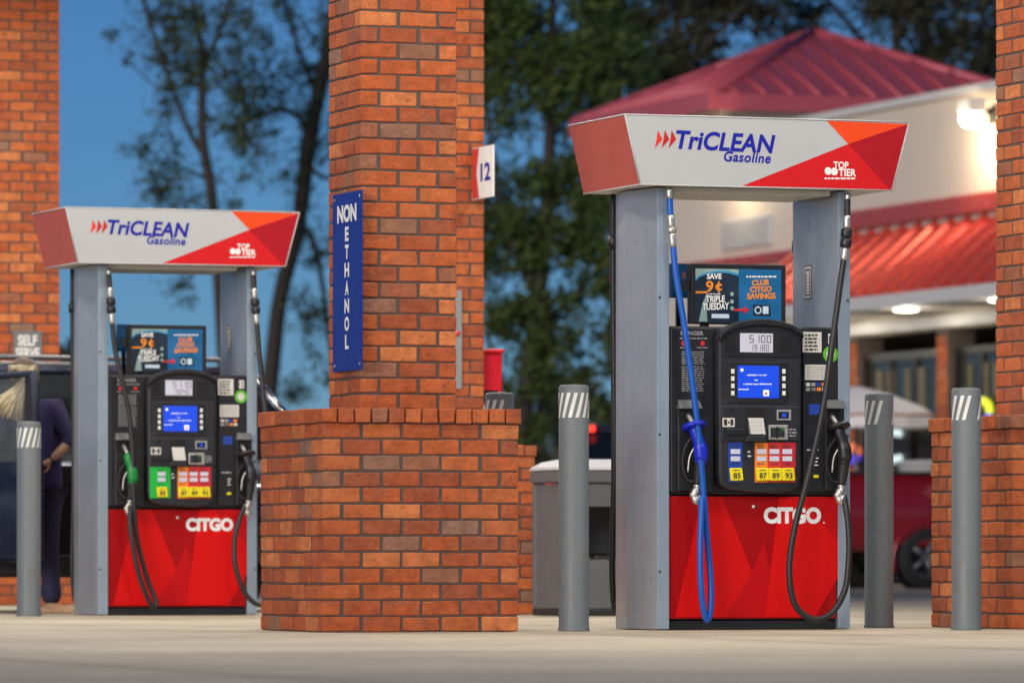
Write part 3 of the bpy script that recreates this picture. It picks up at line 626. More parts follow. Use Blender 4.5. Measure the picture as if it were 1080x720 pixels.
    m = MB(); pbox(m, 810, 448, 830.5, 463.5, vp, vp-.012, vp+.001); crd = m.build('card_reader', M['alu'], pr, bevel=.003); m = MB(); qd(m, 813, 451, 827.5, 461, vp-.0125); m.build('card_bezel', M['black2'], crd); m = MB(); qd(m, 818.5, 450, 821, 462, vp-.0131); m.build('card_slot', M['void'], crd); m = MB(); qd(m, 824, 451.5, 826.5, 454, vp-.0131); m.build('status_light', M['green_plastic'], crd)
    m = MB(); lines(m, 832, 841, 451, 461, 3, vp-.0006, 1.6, 9); tag(m.build('card_print', M['grey_ink'], pr), kind='stuff')
    MB().lathe([(.010, vp-.001), (.010, vp-.004), (0, vp-.004)], 12, ax='y', c=(pl(772.5, 431.5, vp)[0], 0, pl(772.5, 431.5, vp)[1])).build('key_lock', M['void'], pr)
    # grades
    vg = vh-.0012
    gp = MB()
    if var['left'] == 'blue': qd(gp, 768, 466.5, 783, 508, vg, None, 0)
    else: qd(gp, 760.5, 466.5, 787, 508, vg, None, 4)
    qd(gp, 796, 466.5, 809.6, 508.5, vg, None, 1); qd(gp, 809.6, 466.5, 824, 508.5, vg, None, 2); qd(gp, 824, 466.5, 839, 508.5, vg, None, 3)
    gl = gp.build('grade_labels', [M['blue_lbl'], M['or_lbl'], M['rd_lbl'], M['rd2_lbl'], M['gr_lbl']], hd)
    m = MB(); lines(m, 788.5, 792.5, 474, 483, 2, vg, 1.5, 12); tag(m.build('price_legend', M['white_print'], hd), kind='stuff')
    cs = [(775.5, '85')] + [(803, '87'), (816.6, '89'), (830.2, '93')]
    for cx_, gr in cs:
        for by in (476, 483.5):
            m = MB(); pbox(m, cx_-5, by-2.6, cx_+5, by+2.6, vg, vg-.004, vg-.0006); m.build('price_window', M['lcd'], gl, bevel=.001)
        x0, x1, z0, z1 = rc(cx_-6.2, 493, cx_+7, 507, vg); h_ = z1-z0; xm = (x0+x1)/2
        b = MB().prism([(x0+.004, z0), (x1+.006, z0+.002), (x1-.002, z1), (x0-.004, z1-.002)], vg-.014, vg-.0007).build('grade_button', M['yellow'], gl, bevel=.006, fix=True)
        m = MB(); put_text(m, gr, xm-.019, xm+.022, z0+h_*.18, z0+h_*.62, vg-.0146, bold=.03); lines_h = z0+h_*.78; m.quad([(xm-.018, vg-.0146, lines_h), (xm+.016, vg-.0146, lines_h), (xm+.016, vg-.0146, lines_h+.004), (xm-.018, vg-.0146, lines_h+.004)]); m.build('octane_print', M['ink'], b)
        m = MB(); lines(m, cx_-4, cx_+4, 469, 473, 2, vg-.0006, .9, int(cx_)); lines(m, cx_-4, cx_+4, 488, 490.5, 1, vg-.0006, .9, int(cx_)+1); tag(m.build('grade_print', M['ink'], gl), kind='stuff')
    # left bezel: warning print
    vb = -.0066
    m = MB(); ptext(m, 'DANGER', 718, 349, 742, 353.5, vb, bold=.03); lines(m, 717, 746, 355.5, 358, 1, vb, 1.3, 21); lines(m, 717, 727, 365.5, 367.5, 1, vb, 1, 22); lines(m, 735, 747, 365.5, 367.5, 1, vb, 1, 23)
    lines(m, 719, 744, 370, 384.5, 7, vb, .9, 24); tag(m.build('warning_print', M['grey_ink'], p), kind='stuff')
    m = MB(); lines(m, 719, 743, 385.5, 413, 12, vb, .9, 25); tag(m.build('fine_print', M['grey_ink'], p), kind='stuff')
    m = MB()
    for cx_ in (721, 741): m.lathe([(.0, vb-.0002), (.0125, vb-.0002)], 16, ax='y', c=(pl(cx_, 362, vb)[0], 0, pl(cx_, 362, vb)[1]))
    m.build('warning_sign', M['poster_red'], p)
    # right bezel: stickers
    m = MB(); qd(m, 846.5, 350, 866.5, 371.5, vb); s1 = m.build('sticker', M['label_white'], p)
    m = MB(); lines(m, 849, 864, 351.5, 370.5, 5, vb-.0008, 2.0, 31); tag(m.build('sticker_print', M['ink'], s1), kind='stuff')
    m = MB(); qd(m, 873.5, 352, 880, 362.5, vb); s2 = m.build('number_sticker', M['sign_white'], p); m = MB(); ptext(m, var['num'], 874.3, 353.5, 879.4, 361, vb-.0008, bold=.03); m.build('number_print', M['ink'], s2)
    x, z = pl(876, 373.5, vb); m = MB().lathe([(.024, vb), (.042, vb)], 24, ax='y', c=(x, 0, z)); m.build('green_ring', M['grn_ring'], p); MB().lathe([(0, vb), (.024, vb)], 20, ax='y', c=(x, 0, z)).build('ring_centre', M['label_white'], p)
    m = MB(); qd(m, 849, 384.5, 873.5, 400.5, vb); s3 = m.build('sticker', M['label_white'], p); m = MB(); lines(m, 851, 872, 386, 399, 7, vb-.0008, .9, 33); tag(m.build('sticker_print', M['grey_ink'], s3), kind='stuff')
    m = MB()
    for k, (a, b, mi) in enumerate(((850, 403.5, 0), (855.5, 403.5, 1), (861, 403.5, 2), (866.5, 403.5, 3), (850, 408.5, 1), (856, 408.5, 4), (861.5, 408.5, 3), (867, 408.5, 0))): qd(m, a, b, a+4.4, b+3.6, vb, None, mi)
    m.build('card_logos', [M['label_white'], M['grey_ink'], M['blue_lbl'], M['or_lbl'], M['sign_grey']], p)
    m = MB(); qd(m, 853, 426, 865, 437, vb); m.build('blue_sticker', M['blue_lbl'], p); m = MB(); qd(m, 858, 500.5, 863.5, 503.5, vb); m.build('yellow_print', M['yellow'], p)
    m = MB(); lines(m, 851, 865, 473, 475.5, 1, vb, 1, 36); lines(m, 859, 864, 481, 492, 3, vb, 1.2, 37); tag(m.build('white_print', M['white_print'], p), kind='stuff')
    # nozzle boots
    for a, b in ((713, 738), (868.5, 889)):
        bt = MB(); pbox(bt, a, 424, b, 518, 0, -.022, -.005); bo = bt.build('nozzle_boot', M['black'], p, bevel=.010)
        m = MB(); qd(m, a+3, 431, b-3, 448, -.0225); qd(m, a+5, 460, b-4, 505, -.0225); m.build('boot_recess_shade', M['void'], bo)  # dark quads on the boot face stand in for shaded recesses
        x0, x1, z0, z1 = rc(a+1.5, 421.5, b-2, 431, 0)
        MB().add([(x0, -.022, z1), (x1, -.022, z1), (x1+.01, -.050, z0), (x0-.01, -.050, z0), (x0, 0, z1), (x1, 0, z1), (x1+.01, 0, z0), (x0-.01, 0, z0)], [(0,3,2,1),(4,5,6,7),(0,1,5,4),(1,2,6,5),(2,3,7,6),(3,0,4,7)]).build('boot_hood', M['steel_edge'] if 0 else M['bin_grey'], bo, bevel=.004, fix=True)
    # topper sign
    vt = .13
    x0, x1, z0, z1 = rc(729, 278.5, 829, 342, vt)
    fr = MB().box(x0, x1, vt, vt+.06, z0, z1).build('topper_frame', M['black'], p, bevel=.006)
    m = MB(); qd(m, 733.5, 283, 779, 340, vt-.001, None, 0); pp = m.build('poster_panel', M['poster_dark'], fr)
    m = MB(); ppoly(m, [(733.5, 283), (779, 284), (779, 288.5), (768, 286), (757, 285.5), (746, 287), (738, 290), (733.5, 294)], vt-.0018); ppoly(m, [(737, 339), (746, 339), (745, 322), (747.5, 311), (746, 308), (741, 320)], vt-.0018); m.build('poster_photo', M['poster_pale'], pp)
    m = MB(); ppoly(m, [(779, 288.5), (768, 286), (757, 285.5), (746, 287), (738, 290), (733.5, 294), (733.5, 296.5), (738, 292.2), (746, 289), (757, 287.5), (768, 288), (779, 291)], vt-.0024); m.build('poster_arc', M['poster_cyan'], pp)
    m = MB(); V2 = vt-.0030
    lines(m, 748, 762, 309, 311, 1, V2, .9, 41); tag(m.build('poster_fine_print', M['sign_white'], pp), kind='stuff')
    for wd_, bx4, sk in (('SAVE', (745.5, 288.5, 761, 294.6), .002), ('TRIPLE', (744.5, 312, 764.5, 319), .004), ('TUESDAY', (741, 320, 769, 327.5), .008)):
        m = MB(); ptext(m, wd_, *bx4, V2, bold=.035, skew=sk); m.build('poster_lettering', M['sign_white'], pp)
    m = MB(); ptext(m, '9', 744.5, 296, 752.5, 308, V2, bold=.03); ptext(m, 'c', 754.5, 299, 761.5, 306.5, V2, bold=.03); qd(m, 757.3, 296.5, 758.9, 309, V2-.0004); ppoly(m, [(733.5, 307), (746, 307), (746, 309.3), (733.5, 309.3)], V2); m.build('price_lettering', M['poster_or'], pp)
    m = MB(); qd(m, 750.5, 331, 769, 335.5, V2); m.build('poster_tag', M['poster_lt'], pp)
    m = MB()
    for by in (310, 318, 325): m.lathe([(0, V2), (.011, V2)], 10, ax='y', c=(pl(772, by, V2)[0], 0, pl(772, by, V2)[1]))
    m.build('poster_dots', M['poster_pale'], pp)
    m = MB(); qd(m, 779.2, 284, 824, 341, vt-.001); pq = m.build('poster_panel', M['poster_blue'], fr)
    for wd_, bx4 in (('CLUB', (793, 295.5, 811, 301.5)), ('CITGO', (791, 302.5, 814, 308.5)), ('SAVINGS', (788, 309.5, 818, 316))):
        m = MB(); ptext(m, wd_, *bx4, V2, bold=.045, skew=.006); m.build('poster_lettering', M['poster_or'], pq)
    m = MB(); lines(m, 787, 819, 290, 293.5, 1, V2, 1.6, 43); m.build('poster_line', M['sign_white'], pq)
    m = MB(); ppoly(m, [(774, 325.6), (785, 325.6), (785, 322.6), (790, 326.8), (785, 331), (785, 328), (774, 328)], V2-.0006); m.build('red_arrow', M['poster_red'], pq)
    m = MB(); qd(m, 794.5, 321.5, 812.5, 333, V2); ic = m.build('app_icon', M['poster_dark'], pq); m = MB(); m.lathe([(.013, V2-.0006), (.020, V2-.0006)], 14, ax='y', c=(pl(799.5, 327, V2)[0], 0, pl(799.5, 327, V2)[1])); qd(m, 804.5, 323, 810.5, 331, V2-.0006); m.build('icon_mark', M['poster_lt'], ic)
    m = MB(); pbox(m, 722, 296, 731, 306, vt, vt+.02, vt+.05); m.build('topper_bracket', M['black'], fr)
    lg = MB()
    for bx_ in (745, 812):
        xx = pl(bx_, 340, vt)[0]; lg.box(xx-.02, xx+.02, vt+.015, vt+.045, 1.556, z0+.01)
    lg.build('topper_leg', M['black'], fr)
    vr = .46; x0, x1, z0, z1 = rc(708, 278, 725, 314, vr)
    rp = MB().box(x0, x1, vr, vr+.03, z0, z1).build('side_poster', M['poster_blue'], p); m = MB(); ptext(m, '5', 719.5, 287, 723.5, 294, vr-.001, bold=.03); m.build('price_lettering', M['poster_or'], rp)
    MB().box((x0+x1)/2-.012, (x0+x1)/2+.012, vr+.002, vr+.026, 1.556, z0).build('poster_post', M['black'], rp)
    # sticker on the inner face of the right column
    ya, za = world_on(O, 0, 0, 'x', .4715) if 0 else (0, 0)
    a0, zt_ = world_on(PUMP1, 856, 279, 'x', .4705); a1, _ = world_on(PUMP1, 848, 279, 'x', .4705); _, zb_ = world_on(PUMP1, 852, 316, 'x', .4705)
    m = MB().quad([(.4705, a0, zb_), (.4705, a1, zb_), (.4705, a1, zt_), (.4705, a0, zt_)]); stk = m.build('column_sticker', M['sign_grey'], p)
    m = MB(); dy, dz_ = a1-a0, zt_-zb_
    for u0, u1, w0, w1 in ((.06, .94, .08, .14), (.06, .94, .86, .92), (.06, .10, .14, .86), (.90, .94, .14, .86)): m.quad([(.470, a0+dy*w0, zb_+dz_*u0), (.470, a0+dy*w0, zb_+dz_*u1), (.470, a0+dy*w1, zb_+dz_*u1), (.470, a0+dy*w1, zb_+dz_*u0)])
    rn_ = random.Random(3); u = .16
    while u < .84:
        w_ = rn_.uniform(.04, .09); m.quad([(.470, a0+dy*.30, zb_+dz_*u), (.470, a0+dy*.30, zb_+dz_*(u+w_)), (.470, a0+dy*.70, zb_+dz_*(u+w_)), (.470, a0+dy*.70, zb_+dz_*u)]); u += w_+.025
    tag(m.build('sticker_print', M['white_print'], stk), kind='stuff')
    # valance
    va, vb_ = -.105, .705
    q = {k: pl(*c, va) for k, c in dict(tl=(659, 119), bl=(675, 195), tr=(958.6, 131), br=(941, 203)).items()}
    zt, zb = 2.622, 2.268; vs_ = var.get('vshift', 0); xtl, xbl, xtr, xbr = q['tl'][0], q['bl'][0], q['tr'][0], q['br'][0]
    
    vf = [(xbl, va, zb), (xbr, va, zb), (xtr, va, zt), (xtl, va, zt), (xbl, vb_, zb), (xbr, vb_, zb), (xtr, vb_, zt), (xtl, vb_, zt)]
    vl = MB(); vl.add(vf, [(0, 1, 2, 3)], 0); vl.add(vf, [(5, 4, 7, 6)], 0); vl.add(vf, [(3, 2, 6, 7)], 2); vl.add(vf, [(0, 4, 5, 1)], 2); vl.add(vf, [(4, 0, 3, 7)], 1); vl.add(vf, [(1, 5, 6, 2)], 1)
    val = vl.build('valance', [M['white_panel'], M['salmon'], M['soffit']], p); val.location.x = vs_
    # folded edges round the valance faces
    ed = MB(); e = .004
    def bar(a, b): ed.tube([a, b], e, 6)
    for a, b in ((0, 1), (1, 2), (2, 3), (3, 0), (4, 0), (7, 3)): bar(vf[a], vf[b])
    ed.build('folded_edge', M['white_panel'], val)
    MB().box(-.44, .44, .02, .58, zb-.028, zb-.001).build('underside_tray', M['soffit'], val, bevel=.004)
    vd = va-.0012; m = MB()
    def PZ(a, b):      # clamp print to the face
        x, z = pl(a, b, vd); return (x, min(max(z, zb+.003), zt-.003))
    for pts_, mi in (([(782, 197.5), (894.7, 152), (938.7, 203)], 0), ([(894.7, 152), (957.5, 131), (940, 203), (938.7, 203)], 1), ([(872, 127.5), (957.5, 131), (894.7, 152)], 2)):
        m.quad([(PZ(a, b)[0], vd, PZ(a, b)[1]) for a, b in pts_], mi)
    m.build('printed_facets', [M['red_print'], M['dred_print'], M['orange_print']], val)
    m = MB()
    for k, mi in ((0, 0), (1, 1), (2, 1)):
        o_ = k*7.3; ppoly(m, [(690.5+o_, 156.5), (692.6+o_, 147.2), (693.8+o_, 137.3), (698.6+o_, 147.2)], vd-.0005, mi)
    m.build('dart_emblem', [M['dart1'], M['dart2']], val)
    m = MB(); ptext(m, 'TriCLEAN', 713, 138.5, 818, 158.5, vd-.0005, bold=.030, shear=.22, spacing=1.02, skew=-.012); ptext(m, 'Gasoline', 763.5, 160, 813, 171, vd-.0005, bold=.026, shear=.22, spacing=1.08, skew=-.005); m.build('brand_lettering', M['navy_print'], val)
    m = MB(); vq = vd-.0008
    ptext(m, 'TOP', 879, 170.5, 895, 178, vq, bold=.03); ptext(m, 'TIER', 884.5, 178.2, 903, 186, vq, bold=.03); lines(m, 869.5, 902.5, 186.6, 190, 1, vq, 1.7, 51)
    for a, b in ((873.5, 180.5), (880, 181)): m.lathe([(.0, vq), (.020, vq)], 14, ax='y', c=(pl(a, b, vq)[0], 0, pl(a, b, vq)[1]))
    m.build('seal_lettering', M['white_print'], val)
    # hoses and nozzles
    for side in ('l', 'r'):
        hv = var['hose_'+side]; gx, gz = pl(*var['guard_'+side], -.07)
        fit = ((.0, .05, .021, 'alu'), (.135, .20, .020, 'alu'), (.20, .225, .025, 'alu'), (.225, .30, .019, 'alu')) if (side == 'l' and var['left'] == 'blue') else ((.0, .03, .017, 'alu'), (.11, .18, .019, 'alu'), (.18, .225, .030, 'black'), (.232, .275, .030, 'black'), (.275, .345, .019, 'alu'))
        sw = hose(p, O, hv, .0165, M['blue_hose'] if (side == 'l' and var['left'] == 'blue') else M['rubber'], fit)
        nozzle(p, gx, gz, -.07, var['noz_'+side], 'disc' if (side == 'r' or var['left'] == 'blue') else 'plain', sw)
    # hoses of the far side
    for s in (-1, 1):
        pts = [(s*.52, .66, 2.266), (s*.52, .66, 1.9), (s*.515, .66, 1.4), (s*.51, .67, .8), (s*.51, .70, .3), (s*.48, .72, .09), (s*.44, .70, .3), (s*.42, .66, .75), (s*.40, .59, .95)]
        h = MB().tube(spline(pts, 8), .0165, 10).build('hose', M['rubber'], p); MB().tube([(s*.52, .662, 2.05), (s*.52, .662, 1.98)], .026, 12).build('coupling', M['black'], h)
    return p
V1 = dict(left='blue', d1='5100', d2='19180', num='14', noz_l='blue_plastic', noz_r='black', guard_l=(732, 449), guard_r=(884, 450),
    hose_l=[(706, 199, -.05), (707, 225, -.055), (709.5, 255, -.06), (713, 290, -.07), (722, 345, -.09), (731, 410, -.10), (737.5, 465, -.105), (742, 520, -.10), (746, 570, -.10), (749.5, 610, -.11), (749.5, 640, -.125), (746, 653.5, -.14), (741.5, 640, -.15), (739, 610, -.155), (738.5, 575, -.15), (739.5, 545, -.13), (740, 523, -.10)],
    hose_r=[(894, 205, -.05), (893, 240, -.055), (891.5, 262, -.06), (886, 300, -.075), (878, 360, -.10), (868, 430, -.13), (853, 500, -.15), (838.5, 555, -.15), (832.5, 600, -.15), (838, 636, -.15), (856, 652, -.16), (876, 647, -.16), (891, 622, -.15), (895.5, 585, -.14), (894.5, 552, -.12), (890, 522, -.09)])
V2 = dict(left='green', vshift=-.03, d1='5110', d2='19240', num='12', noz_l='green_plastic', noz_r='black', guard_l=(732, 449), guard_r=(884, 450),
    hose_l=[(114.5, 285, -.05), (117, 318, -.055), (118, 335, -.06), (121, 366, -.07), (128.5, 400, -.09), (136, 435, -.10), (140, 481, -.105), (141, 530, -.10), (145, 570, -.10), (156, 612, -.11), (164, 632, -.125), (163, 640.5, -.14), (157, 633, -.15), (147, 607, -.155), (140, 575, -.15), (137, 550, -.13), (137.5, 533, -.10)],
    hose_r=[(267, 286, -.05), (268.5, 310, -.055), (270.5, 335, -.06), (276, 400, -.08), (284, 470, -.12), (290, 540, -.14), (291, 600, -.15), (284, 632, -.16), (272, 637, -.16), (258, 624, -.15), (248.5, 597, -.14), (247.5, 570, -.12), (252, 549, -.10), (258.5, 532, -.09)])
pump(PUMP1, 'fuel pump with a blue hose and blue nozzle, right of the nearest pillar', V1)
pump(PUMP2, 'fuel pump with a green nozzle, farther back on the left', V2)

# ------------------------------------------------------------------ litter bin
tb_o = at(590.5, 590, 36.35); tb_o.z = 0
bn = thing('litter_bin', 'grey square litter bin with pale domed lid and dark opening, behind the middle bollard', 'litter bin', tb_o, YAW)
MB().box(.0, .60, .0, .52, .002, .045).build('base', M['cladding'], bn, bevel=.01)
for qx, qy in ((0, 0), (.545, 0), (.545, .465), (0, .465)): MB().box(qx, qx+.055, qy, qy+.055, .046, .85).build('corner_post', M['bin_grey'], bn, bevel=.012)
MB().box(.012, .030, .056, .464, .047, .846).build('side_panel', M['bin_grey'], bn, bevel=.004); MB().box(.570, .588, .056, .464, .047, .846).build('side_panel', M['bin_grey'], bn, bevel=.004); MB().box(.056, .544, .490, .508, .047, .846).build('back_panel', M['bin_grey'], bn)
MB().box(.056, .544, .012, .030, .047, .36).build('door', M['bin_grey'], bn, bevel=.004); MB().box(.056, .544, .010, .035, .70, .846).build('header_panel', M['bin_grey'], bn, bevel=.004)
MB().box(.085, .515, .065, .455, .05, .40).build('bag', M['bag'], bn, bevel=.05)
MB().box(-.012, .612, -.012, .532, .852, .93).build('collar', M['bin_grey'], bn, bevel=.015)
l = MB(); rg = []
for i, (ins, z) in enumerate(((.0, .932), (.012, .955), (.06, .985), (.14, 1.005))):
    rg.append([(-.02+ins, -.02+ins, z), (.62-ins, -.02+ins, z), (.62-ins, .54-ins, z), (-.02+ins, .54-ins, z)])
l.loft(rg, smooth=False); l.build('lid', M['bin_lid'], bn, bevel=.012)

# ------------------------------------------------------------------ vehicles
def wheel(p, x, y, r, wdt, side, rim='rim'):
    w_ = thing_part('wheel', p); w_.location = (x, y, r)
    h = wdt/2
    MB().lathe([(r*.62, -h), (r*.9, -h), (r*.985, -h*.75), (r, -h*.4), (r, h*.4), (r*.985, h*.75), (r*.9, h), (r*.62, h)], 32, ax='y').build('tyre', M['tyre'], w_)
    b = MB(); b.lathe([(r*.63, side*h*.9), (r*.58, side*h*.95), (r*.55, side*h*.5), (0, side*h*.45)], 28, ax='y')
    for k in range(5):
        a = 2*math.pi*k/5; b.tube([(0, side*h*.75, 0), (math.cos(a)*r*.58, side*h*.8, math.sin(a)*r*.58)], [r*.11, r*.07], 6)
    b.lathe([(r*.14, side*h*.7), (r*.13, side*h*.98), (0, side*h)], 14, ax='y'); b.build('rim', M[rim], w_)
def ring(x, zb, zm, zt, wb, wm, wt, crown=.02):
    return [(x, -wb, zb), (x, -wm, zb+.10), (x, -wm, zm), (x, -wt, zt), (x, 0, zt+crown), (x, wt, zt), (x, wm, zm), (x, wm, zb+.10), (x, wb, zb)]
def arch(p, x, yside, r, m, flare):
    s = 1 if yside > 0 else -1
    MB().lathe([(0, yside-s*.03), (r, yside-s*.03), (r, yside+s*.004)][::-1] + [], 32, ax='y', c=(x, 0, r*.80)).build('well_dark_disc', M['void'], p)  # dark disc painting the shade under the wheel arch
    pts = [(x+math.cos(R(a))*(r+.02), yside+s*.005, r*.80+math.sin(R(a))*(r+.02)) for a in range(-18, 199, 9)]
    MB().tube(pts, .032, 8).build('arch_flare', flare, p)
def suv(name, label, loc, rz, paint, L=4.7, W=1.86, open_door=False, lit=False, group=None):
    p = thing(name, label, 'car', loc, rz, group)          # +x is forward, y = -W/2 the near side
    h = L/2; w2 = W/2
    b = MB(); st_ = [(-h, .50, .72, .98, .70, .78, .74), (-h+.10, .34, .72, 1.04, .80, w2-.05, w2-.10), (-h+.5, .26, .74, 1.05, .84, w2, w2-.05), (-.6, .24, .74, 1.03, .84, w2, w2-.05), (.55, .24, .74, 1.01, .84, w2, w2-.05), (h-1.35, .24, .74, 1.02, .84, w2, w2-.06), (h-.55, .26, .74, .98, .82, w2-.02, w2-.10), (h-.12, .34, .68, .86, .74, w2-.12, w2-.22), (h, .45, .62, .72, .60, w2-.26, w2-.36)]
    b.loft([ring(*s) for s in st_]); bo = b.build('body', paint, p, fix=True)
    # greenhouse
    xr, xf = -h+.12, h-1.35; tr, tf = -h+.62, .55; zt = 1.66; wb, wt = w2-.10, w2-.25
    g = MB(); g.loft([[(xr, -wb, 1.03), (xf, -wb, 1.0), (xf, wb, 1.0), (xr, wb, 1.03)], [(tr, -wt, zt), (tf, -wt, zt), (tf, wt, zt), (tr, wt, zt)]], smooth=False); g.build('windows', M['glass'], p, fix=True)
    r = MB(); r.loft([[(tr-.06, -wt-.03, zt-.03), (tf+.08, -wt-.03, zt-.04), (tf+.08, wt+.03, zt-.04), (tr-.06, wt+.03, zt-.03)], [(tr+.0, -wt-.01, zt+.035), (tf-.1, -wt-.01, zt+.035), (tf-.1, wt+.01, zt+.035), (tr+.0, wt+.01, zt+.035)]], smooth=False); rf = r.build('roof', paint, p, bevel=.03, fix=True)
    for s in (-1, 1):
        MB().tube([(tr+.1, s*(wt-.05), zt+.03), (tr+.2, s*(wt-.05), zt+.085), (tf-.4, s*(wt-.05), zt+.085), (tf-.3, s*(wt-.05), zt+.03)], .018, 8).build('roof_rail', M['silver'], rf)
        for (xa, xb_, za) in ((xr, tr, 1.03), (xf, tf, 1.0)): MB().tube([(xa, s*wb, za), (xb_, s*wt, zt)], .045, 8).build('pillar', paint, p)
        for xx in (.35, -.62, -1.55): MB().tube([(xx, s*(wb+.004), 1.02), (xx-.03, s*(wt+.012), zt)], .035, 8).build('pillar', M['cladding'], p)
        for xx in (h-.92, -h+.95): arch(p, xx, s*(w2-.008), .39, None, M['cladding']); wheel(p, xx, s*(w2-.13), .36, .24, s)
        MB().box(-h+.95+.45, h-.92-.45, *sorted((s*(w2-.02), s*(w2+.02))), .25, .40).build('sill', M['cladding'], p, bevel=.02)
        for xx in (-.02, -1.0): MB().box(xx-.1, xx+.1, *sorted((s*(w2-.02), s*(w2+.03))), .90, .93).build('door_handle', paint, p, bevel=.01)
        MB().box(.75, .95, *sorted((s*(w2-.04), s*(w2+.20))), 1.03, 1.19).build('mirror', paint, p, bevel=.04)
        MB().box(-h+.0, -h+.22, *sorted((s*(w2-.26), s*(w2-.03))), .90, 1.22).build('tail_lamp', M['brake'] if lit else M['tail'], p, bevel=.03)
        MB().box(h-.42, h-.10, *sorted((s*(w2-.36), s*(w2-.10))), .70, .84).build('headlamp', M['chrome'], p, bevel=.04)
    for s in (-1, 1): MB().tube([(xr+.03, s*(wb+.045), 1.06), (tr, s*(wt+.045), zt)], .012, 6).build('pillar_glint', M['chrome'], p)  # bright strip added to imitate the reflection along the hatch edge
    if lit: MB().box(tr-.14, tr-.06, .46, .66, zt-.03, zt+.03).build('high_brake_lamp', M['brake'], p, bevel=.01)
    MB().box(-h-.03, -h+.12, -w2+.10, w2-.10, .40, .60).build('bumper', M['cladding'], p, bevel=.04); MB().box(-h-.034, -h-.005, -.25, .25, .72, .86).build('number_plate', M['label_white'], p)
    if open_door:      # near rear door swung open about its front edge
        d = thing_part('door', p); d.location = (OD[0], w2+.012, 0); d.rotation_euler.z = OD[1]; lw = .98      # extends along -x from the hinge
        MB().box(-lw, 0, -.02, .05, .34, 1.02).build('door_skin', paint, d, bevel=.03)
        MB().tube([(-.03, .02, 1.0), (-.06, -.02, 1.60), (-lw+.20, -.02, 1.60), (-lw+.06, .015, 1.0)], .03, 8).build('window_frame', M['suv_matt'], d)
        MB().add([(-lw+.06, .018, 1.0), (-lw+.20, -.016, 1.60), (-lw+.34, -.016, 1.60), (-lw+.26, .018, 1.0), (-lw+.06, -.002, 1.0), (-lw+.20, -.030, 1.60), (-lw+.34, -.030, 1.60), (-lw+.26, -.002, 1.0)], [(3,2,1,0),(4,5,6,7),(4,7,3,0),(2,6,5,1),(1,5,4,0),(7,6,2,3)]).build('quarter_post', M['cladding'], d, fix=True)
        MB().add([(-.04, .017, 1.01), (-.07, -.022, 1.59), (-lw+.30, -.022, 1.59), (-lw+.20, .014, 1.01)], [(0, 1, 2, 3)]).build('window_glass', M['door_glass'], d)
        MB().box(-lw+.08, -lw+.28, .052, .08, .90, .93).build('door_handle', paint, d, bevel=.01)
        MB().box(OD[0]-.98, OD[0]-.02, w2-.02, w2+.004, .36, 1.0).build('opening_dark_panel', M['void'], p)  # dark panel on the closed body side, painting the shade of the doorway
    return p
OD = (.21, R(-82))   # hinge position along the car and opening angle of the near rear door
suv('parked_car', 'dark navy car with a door open, behind the pump with the green nozzle', st(PUMP2, -.54, 2.97), YAW+math.pi, M['suv'], open_door=True)
lc_px = at(632, 455, 55.5)
suv('distant_car', 'slate car with red brake lamps lit, seen above the litter bin', Vector((lc_px.x+.62, 58.2, 0)), R(84), M['grey_car'], lit=True)

